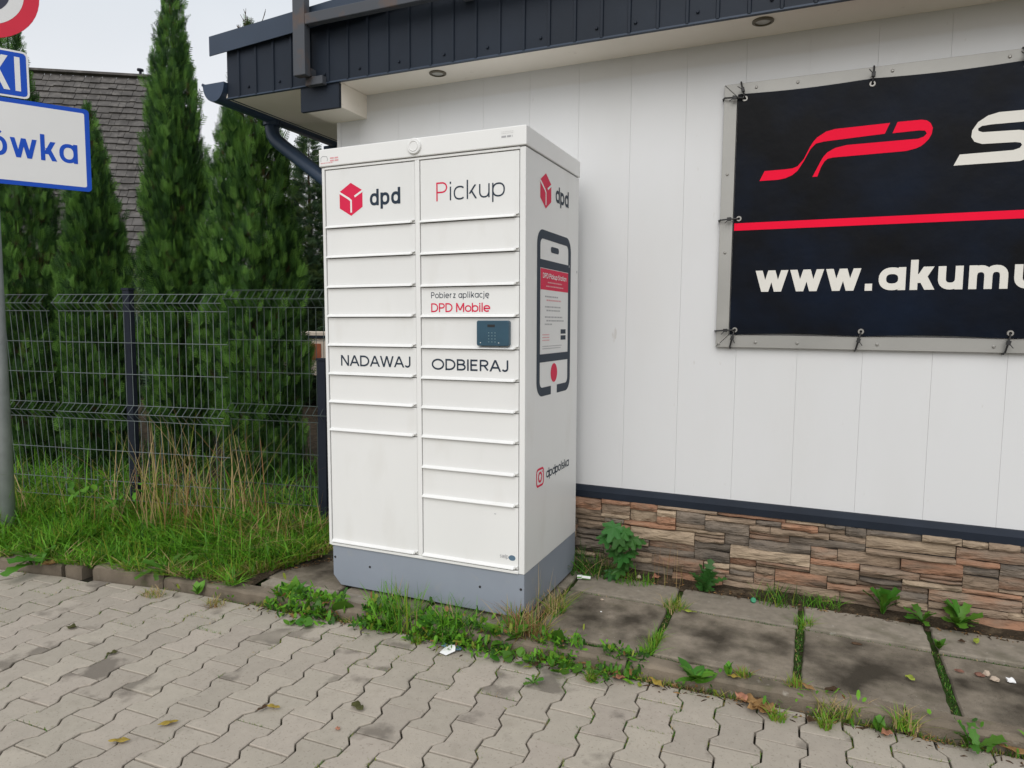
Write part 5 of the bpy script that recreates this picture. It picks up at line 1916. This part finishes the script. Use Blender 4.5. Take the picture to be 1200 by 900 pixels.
tuft('grass_tuft', 'tuft in the paver joint left of the clover by the first slab', (.40, -.265, K0), 110, .02, .05, .4, (3, 0, 4), (.5, .3, .2), .0035, .022, .8)
tuft('grass_tuft', 'dry tuft on the pavers by the kerb, far left', (-1.90, -.385, K0), 110, .02, .055, .5, (4, 3, 1), (.5, .3, .2), .0035, .045, 1.6)
tuft('grass_tuft', 'straw tuft on the pavers in front of the middle kerb stone', (-1.52, -.345, K0), 90, .02, .05, .5, (4, 3, 5), (.4, .4, .2), .0035, .04, 1.6)
tuft('grass_tuft', 'grass growing in the shaded gap behind the first slab', (.30, .715, -.005), 150, .03, .10, .35, (1, 0, 3), (.5, .3, .2), .004, .08, 1.8)
tuft('grass_tuft', 'dark grass at the plinth foot behind the second slab', (1.05, .75, .0), 130, .04, .12, .35, (1, 2, 3), (.5, .3, .2), .004, .08, 1.6)
tuft('grass_tuft', 'short green fringe at the plinth foot next to the upright leafy weed', (1.24, .765, .0), 120, .03, .09, .35, (1, 0, 2), (.5, .3, .2), .004, .05, 1.6)
tuft('grass_tuft', 'thin tall wispy stems at the plinth right of the lobed plant', (.50, .75, .0), 14, .16, .30, .16, (4, 5, 3), (.5, .3, .2), .0022, .06, 1.6)
tuft('grass_tuft', 'thin pale stalks rising against the grey side of the plinth', (.06, .12, .0), 12, .16, .32, .16, (4, 3), (.6, .4), .0022, .05)
tuft('grass_tuft', 'dark tangled grass between locker back and stone plinth', (.08, .74, .0), 220, .06, .20, .45, (2, 1, 4), (.5, .3, .2), .004, .11, 1.2)

# moss cushions, seedlings and crumbs in the joints: nobody could count them
gl = []
pts = []
for inview, dep, cx, cy, wp_ in plist[:nv]:
    near = kerb_y(cx) - cy
    pr = .9 if near < .28 else .35 if near < .5 else .10
    poly = wp_ or [(cx + x * ca - y * sa, cy + x * sa + y * ca) for x, y in OUT]
    for i in range(len(poly)):
        a, b = poly[i - 1], poly[i]
        c = noise.noise(Vector((a[0] * 3.1, a[1] * 3.1, 5)))
        if random.random() < pr * (.30 + c):
            k = int(math.hypot(b[0] - a[0], b[1] - a[1]) / .0026)
            for _ in range(k):
                t = random.random()
                pts.append((a[0] + (b[0] - a[0]) * t + random.gauss(0, .002), a[1] + (b[1] - a[1]) * t + random.gauss(0, .002), PZ - .012))
gl.append(blades(np.array(pts), .012, .022, .003, .5, segs=2, picks=(1, 3, 2, 4), probs=(.35, .3, .2, .15)))
pts = []
for _ in range(2600):
    x = random.uniform(-1.35, 2.3)
    if noise.noise(Vector((x * 4, 0, 3))) > -.22:
        pts.append((x, kerb_y(x) - random.uniform(.0, .035), PZ - .008))
gl.append(blades(np.array(pts), .012, .045, .0035, .5, segs=2, picks=(1, 3, 2, 4, 5), probs=(.28, .27, .15, .2, .1)))
pts = []
for _ in range(2600):
    x = random.uniform(.1, 2.4)
    pts.append((x, random.choice((-.056 + random.gauss(0, .006), .472 + random.gauss(0, .006))), -.016))
for sx in sj[3:9]:
    for _ in range(260):
        pts.append((sx - .002 + random.gauss(0, .006), random.uniform(-.04, .47), -.016))
gl.append(blades(np.array(pts), .006, .015, .0035, .5, segs=2, picks=(2, 1, 4), probs=(.62, .26, .12)))
v, f, m = join_geo(gl)
obj('joint_moss', v, f, GREENS, midx=m, kind='stuff', label='moss and tiny grass growing in the joints of the paving', cat='moss')
# carpet of small leaves and seedlings along the kerb in front of the locker
vs, fs, mi = [], [], []
cr_ = random.Random(77)


def small_leaf(x, y, z, ln, wd, az_, el, mm):
    d = Vector((math.cos(az_) * math.cos(el), math.sin(az_) * math.cos(el), math.sin(el)))
    sd_ = Vector((-math.sin(az_), math.cos(az_), cr_.uniform(-.4, .4))).normalized()
    nn_ = sd_.cross(d)
    p0 = Vector((x, y, z))
    o = len(vs)
    vs.extend([p0, p0 + d * ln * .35 + sd_ * wd + nn_ * ln * .05, p0 + d * ln * .35 - sd_ * wd + nn_ * ln * .05, p0 + d * ln * .75 + sd_ * wd * .75, p0 + d * ln * .75 - sd_ * wd * .75, p0 + d * ln - Vector((0, 0, ln * .15))])
    fs.extend([(o, o + 1, o + 2), (o + 1, o + 3, o + 4, o + 2), (o + 3, o + 5, o + 4)])
    mi.extend([mm] * 3)


for (xa, xb, n_, dy, big) in ((-1.26, -.80, 330, .045, 1.1), (-.80, -.15, 800, .045, 1.15), (-.15, .60, 760, .05, 1.0), (.60, 1.2, 45, .025, .8), (1.2, 2.1, 60, .025, .8), (-1.95, -1.3, 25, .02, .8)):
    for _ in range(n_):
        x = cr_.uniform(xa, xb)
        if noise.noise(Vector((x * 7.0, 1, 9))) < -.18:
            continue
        y = kerb_y(x) - .010 + cr_.gauss(0, dy)
        z = (PZ if y < kerb_y(x) else -.004) + abs(cr_.gauss(0, .020)) * big
        r = cr_.random()
        mm = 0 if r < .34 else 1 if r < .64 else 2 if r < .84 else 3 if r < .89 else 4
        small_leaf(x, y, z, cr_.uniform(.020, .055) * big, cr_.uniform(.004, .009) * big, cr_.uniform(0, 6.28), cr_.uniform(.05, 1.3), mm)
obj('kerb_weeds', vs, fs, [GREENS[0], GREENS[1], GREENS[2], GREENS[5], GREENS[3]], midx=mi, kind='stuff', label='carpet of small weeds and seedlings along the kerb before the locker', cat='weeds')
# crumbs of soil and dry bits along the kerb and plinth
vs, fs = [], []
for _ in range(1500):
    q = random.random()
    if q < .5:
        x = random.uniform(-1.4, 2.3)
        y, z = kerb_y(x) - abs(random.gauss(0, .035)) - .004, PZ
    elif q < .8:
        x = random.uniform(-.05, 2.4)
        y, z = random.uniform(.70, .80), .004
    else:
        x = random.uniform(-1.75, -1.25)
        y, z = slab_edge(x) + random.uniform(-.08, .05), .003
    s = random.uniform(.002, .007)
    a = random.uniform(0, 6.28)
    l_ = random.uniform(1, 5)
    o = len(vs)
    c, d = math.cos(a), math.sin(a)
    for px_, py_, pz_ in ((-l_, -.5, 0), (l_, -.5, .1), (l_, .5, .2), (-l_, .5, .3), (0, 0, .9)):
        vs.append((x + s * (px_ * c - py_ * d) * .6, y + s * (px_ * d + py_ * c) * .6, z + s * pz_))
    fs += [(o, o + 1, o + 4), (o + 1, o + 2, o + 4), (o + 2, o + 3, o + 4), (o + 3, o, o + 4)]
obj('soil_crumbs', vs, fs, [M_BROWN, M_TAN, M_SOIL], midx=[random.choice((0, 0, 1, 2, 2)) for _ in fs], kind='stuff',
    label='crumbs of soil and dry plant bits along the kerb and plinth', cat='debris')


# ================================================================== FALLEN LEAVES AND LITTER
def dead_leaf(label, loc, ln, wd, ang, m, curl=.5, up=.006, cat='leaf', group='fallen leaves'):
    vs, fs = [], []
    sg = 8
    for i in range(sg + 1):
        t = i / sg
        w = wd * (math.sin(math.pi * min(.985, max(.02, t))) ** .75) * (1 + .18 * math.sin(i * 5 + ln * 900))
        z = up + curl * ln * (.5 - abs(t - .5)) * -.25 + curl * ln * .12
        tw = .35 * math.sin(i * 1.3 + ln * 500)
        vs += [(t * ln - ln / 2, -w, max(.001, z + curl * w * .9 + tw * w)), (t * ln - ln / 2, 0, max(.001, z)), (t * ln - ln / 2, w, max(.001, z + curl * w * .9 - tw * w))]
    for i in range(sg):
        a = 3 * i
        fs += [(a, a + 3, a + 4, a + 1), (a + 1, a + 4, a + 5, a + 2)]
    o = obj('fallen_leaf', vs, fs, m, label=label, cat=cat, group=group, smooth=True)
    o.location = loc
    o.rotation_euler = (0, 0, R_(ang))
    md = o.modifiers.new('thick', 'SOLIDIFY')
    md.thickness = .0008
    return o


dead_leaf('long yellow fallen leaf on the pavers, lower left', (-.915, -1.315, PZ), .070, .012, 30, M_YEL)
dead_leaf('yellow fallen leaf standing in a paver joint, left', (-.855, -1.175, PZ), .065, .012, 48, M_YEL)
dead_leaf('olive green fallen leaf alone on the pavers in front of the locker', (-.32, -.815, PZ), .068, .017, -20, M_OLIVE)
dead_leaf('yellow and brown curled leaf on the pavers between the olive and yellow leaves', (-.595, -.945, PZ), .055, .009, 10, M_YEL, .8)
dead_leaf('brown shrivelled leaf touching the curled yellow leaf', (-.625, -.965, PZ), .045, .008, 75, M_BROWN, .8)
dead_leaf('yellow-green leaf on the pavers at the left', (-1.505, -.905, PZ), .045, .012, 70, M_OLIVE)
dead_leaf('small yellow-brown leaf on the pavers further up at the left', (-1.90, -.815, PZ), .05, .016, 20, M_OLIVE)
dead_leaf('tiny pinkish leaf scrap on the pavers, left of centre', (-.30, -.955, PZ), .018, .008, 0, M_PINKL)
dead_leaf('slim orange-yellow leaf leaning on the kerb before the second slab', (.645, -.205, PZ + .01), .085, .013, -42, M_YEL)
dead_leaf('pale yellow leaf lying along the kerb right of the rosette weed', (.925, -.125, .004), .05, .009, 5, M_YEL)
dead_leaf('orange leaf on the mossy kerb joint before the third slab', (1.185, -.095, .006), .06, .012, -38, M_TAN)
dead_leaf('dark brown leaf on the kerb before the third slab', (1.27, -.085, .006), .06, .014, 25, M_BROWN, .8)
dead_leaf('lime-yellow leaf in the middle of the third slab', (1.545, .150, .004), .042, .016, -50, M_LIME, .3)
dead_leaf('long pale leaf behind the second slab', (.665, .425, .004), .075, .010, 0, M_LIME, .3)
dead_leaf('pink-tan crumpled leaf at the kerb right of the clover', (.50, -.225, PZ + .005), .05, .02, 20, M_PINKL, .9)
dead_leaf('dark reddish curled leaf on the pavers below the rusty tuft', (.155, -.255, PZ + .002), .06, .014, 10, M_BROWN, .6)
dead_leaf('brown dry leaf hanging on a twig, alone on the pavers right of the heap', (1.20, -.225, PZ + .004), .04, .018, 70, M_BROWN, .9)
dead_leaf('tan leaf by the paver-joint weed before the third slab', (1.44, -.205, PZ + .004), .04, .016, 20, M_PINKL, .8)
dead_leaf('long tan curled leaf under the kerb at the right edge', (1.82, -.155, PZ + .012), .11, .014, -12, M_TAN, .7)
dead_leaf('pale leaf hanging on the strip slab at the far right', (1.845, .62, .006), .06, .012, 80, M_LIME, .6)
dead_leaf('dark leaf on the strip slab near the pale one', (1.79, .60, .004), .035, .010, 20, M_BROWN, .5)
dead_leaf('orange leaf at the foot of the plinth right of the lobed plant', (.44, .765, .012), .05, .018, 40, M_PINKL, .9)
dead_leaf('tan leaf among the weeds left of the locker corner', (-.915, -.205, PZ + .01), .055, .022, 30, M_PINKL, .8)
dead_leaf('dry tan leaf over the broken kerb at the far left', (-2.66, -.43, .0), .07, .03, 40, M_TAN, .8)
for (x, y, a, l_, m_, lab) in ((.985, -.205, 10, .085, M_TAN, 'tan dry leaf at the left of the leaf heap below the rosette weed'), (1.02, -.225, 160, .09, M_TAN, 'large tan leaf lying in front in the leaf heap below the rosette weed'),
                               (1.045, -.205, -25, .08, M_TAN, 'tan leaf in the middle of the leaf heap below the rosette weed'), (1.00, -.185, 80, .06, M_BROWN, 'dark brown leaf at the back left of the leaf heap by the kerb'),
                               (1.06, -.235, 30, .07, M_TAN, 'tan leaf at the right end of the leaf heap below the rosette weed'), (.96, -.195, -60, .06, M_PINKL, 'pinkish leaf at the upper left of the leaf heap by the kerb'),
                               (1.03, -.185, 45, .06, M_BROWN, 'dark brown leaf at the back right of the leaf heap by the kerb'), (1.01, -.245, 200, .05, M_TAN, 'small tan leaf nearest the viewer in the leaf heap')):
    dead_leaf(lab, (x, y, PZ + random.uniform(.002, .016)), l_, .021, a, m_, .8, group='heap of dry leaves')


def lump(name, label, cat, loc, s, m, seed, group=None, flat=.7):
    """a small irregular pebble or crumpled scrap"""
    import bmesh
    bm = bmesh.new()
    bmesh.ops.create_icosphere(bm, subdivisions=2, radius=1)
    for v_ in bm.verts:
        v_.co *= 1 + .45 * noise.noise(v_.co * 1.3 + Vector((seed, 0, 0))) + .2 * noise.noise(v_.co * 3 + Vector((0, seed, 0)))
        v_.co = Vector((v_.co.x * s[0], v_.co.y * s[1], max(-.3, v_.co.z) * s[2]))
    me = bpy.data.meshes.new(name)
    bm.to_mesh(me)
    bm.free()
    me.materials.append(m)
    o = bpy.data.objects.new(name, me)
    COL.objects.link(o)
    o.location = (loc[0], loc[1], loc[2] + .3 * s[2])
    return _props(o, label, cat, group)


M_PAPER = mat('white_paper', (.80, .80, .80), .6, .3, var=.05)
M_PEB = mat('pale_pebble', (.52, .42, .33), .8, .2, var=.25, scale=60)
M_REDP = mat('red_brown_pebble', (.22, .11, .08), .8, .2, var=.3, scale=60)
# white paper scrap with a torn blue wrapper beside it
vs = [(-.030, -.022, .002), (.006, -.030, .001), (.032, .004, .010), (.020, .030, .022), (-.004, .034, .018), (-.026, .012, .008), (.002, .002, .012)]
o = obj('paper_scrap', vs, [(6, 0, 1), (6, 1, 2), (6, 2, 3), (6, 3, 4), (6, 4, 5), (6, 5, 0)], M_PAPER, label='crumpled white paper scrap on the pavers in front of the locker', cat='litter')
o.location = (-.228, -.298, PZ + .003)
o.modifiers.new('thick', 'SOLIDIFY').thickness = .001
M_BLUEW = mat('blue_wrapper', (.22, .40, .55), .3, .5, var=.4, scale=60)
vs, fs = [], []
for i in range(6):
    for j in range(4):
        vs.append((-.045 + .018 * i, -.016 + .011 * j, .004 + .010 * random.random()))
for i in range(5):
    for j in range(3):
        fs.append((i * 4 + j, (i + 1) * 4 + j, (i + 1) * 4 + j + 1, i * 4 + j + 1))
o = obj('wrapper', vs, fs, M_BLUEW, label='torn blue plastic wrapper behind the white paper scrap', cat='litter')
o.location = (-.230, -.262, PZ + .002)
o.modifiers.new('thick', 'SOLIDIFY').thickness = .0006
cpm = MB().tube([(0, 0, 0), (0, 0, .011), (0, 0, .013)], [.013, .013, .011], 18)
o = obj('bottle_cap', cpm.v, cpm.f, mat('green_plastic', (.01, .22, .10), .4, .5, var=.1), label='green bottle cap lying behind the second slab', cat='bottle cap')
o.location = (.93, .700, .006)
o.rotation_euler = (R_(60), 0, R_(20))
cw = MB().tube([(-.035, 0, .012), (-.012, 0, .014), (-.010, 0, .014), (.035, 0, .011)], .011, 10)
o = obj('wrapper', cw.v, cw.f, [M_PAPER, mat('green_print', (.12, .35, .05), .4, .4, var=.1)], midx=[1 if i % 3 == 0 else 0 for i in range(len(cw.f))],
        label='rolled white and green wrapper in the corner between locker and plinth', cat='litter')
o.location = (.085, .62, .003)
o.rotation_euler = (0, 0, R_(15))
lump('pebble', 'white pebble on the fourth slab at the right edge', 'pebble', (1.90, .30, .002), (.016, .012, .012), M_PAPER, 3, 'pebbles on the right slab')
lump('pebble', 'pinkish pebble in the pile on the fourth slab', 'pebble', (1.845, .285, .002), (.016, .012, .011), M_PEB, 4, 'pebbles on the right slab')
lump('pebble', 'pale pebble topping the pile on the fourth slab', 'pebble', (1.825, .320, .002), (.012, .010, .014), M_PEB, 5, 'pebbles on the right slab')
lump('pebble', 'red-brown pebble in the pile on the fourth slab', 'pebble', (1.80, .305, .002), (.018, .010, .009), M_REDP, 6, 'pebbles on the right slab')
lump('pebble', 'small red-brown pebble near the left edge of the fourth slab', 'pebble', (1.735, .31, .002), (.016, .008, .006), M_REDP, 7, 'pebbles on the right slab')
lump('pebble', 'pale pebble at the plinth foot right of the lobed plant', 'pebble', (.345, .765, .006), (.012, .010, .011), M_PEB, 8)
lump('pebble', 'orange pebble at the stem of the lobed plant', 'pebble', (.255, .745, .006), (.012, .010, .009), M_REDP, 9)
lump('pebble', 'tiny orange pebble on the back edge of the first slab', 'pebble', (.25, .40, .002), (.008, .007, .005), M_PEB, 10)
lump('pebble', 'tiny white pebble on the dark stain of the first slab', 'pebble', (.285, .26, .002), (.005, .004, .003), M_PAPER, 12)
lump('pebble', 'dark stone on the back half of the third slab', 'pebble', (1.375, .40, .002), (.02, .009, .006), M_BROWN, 13)
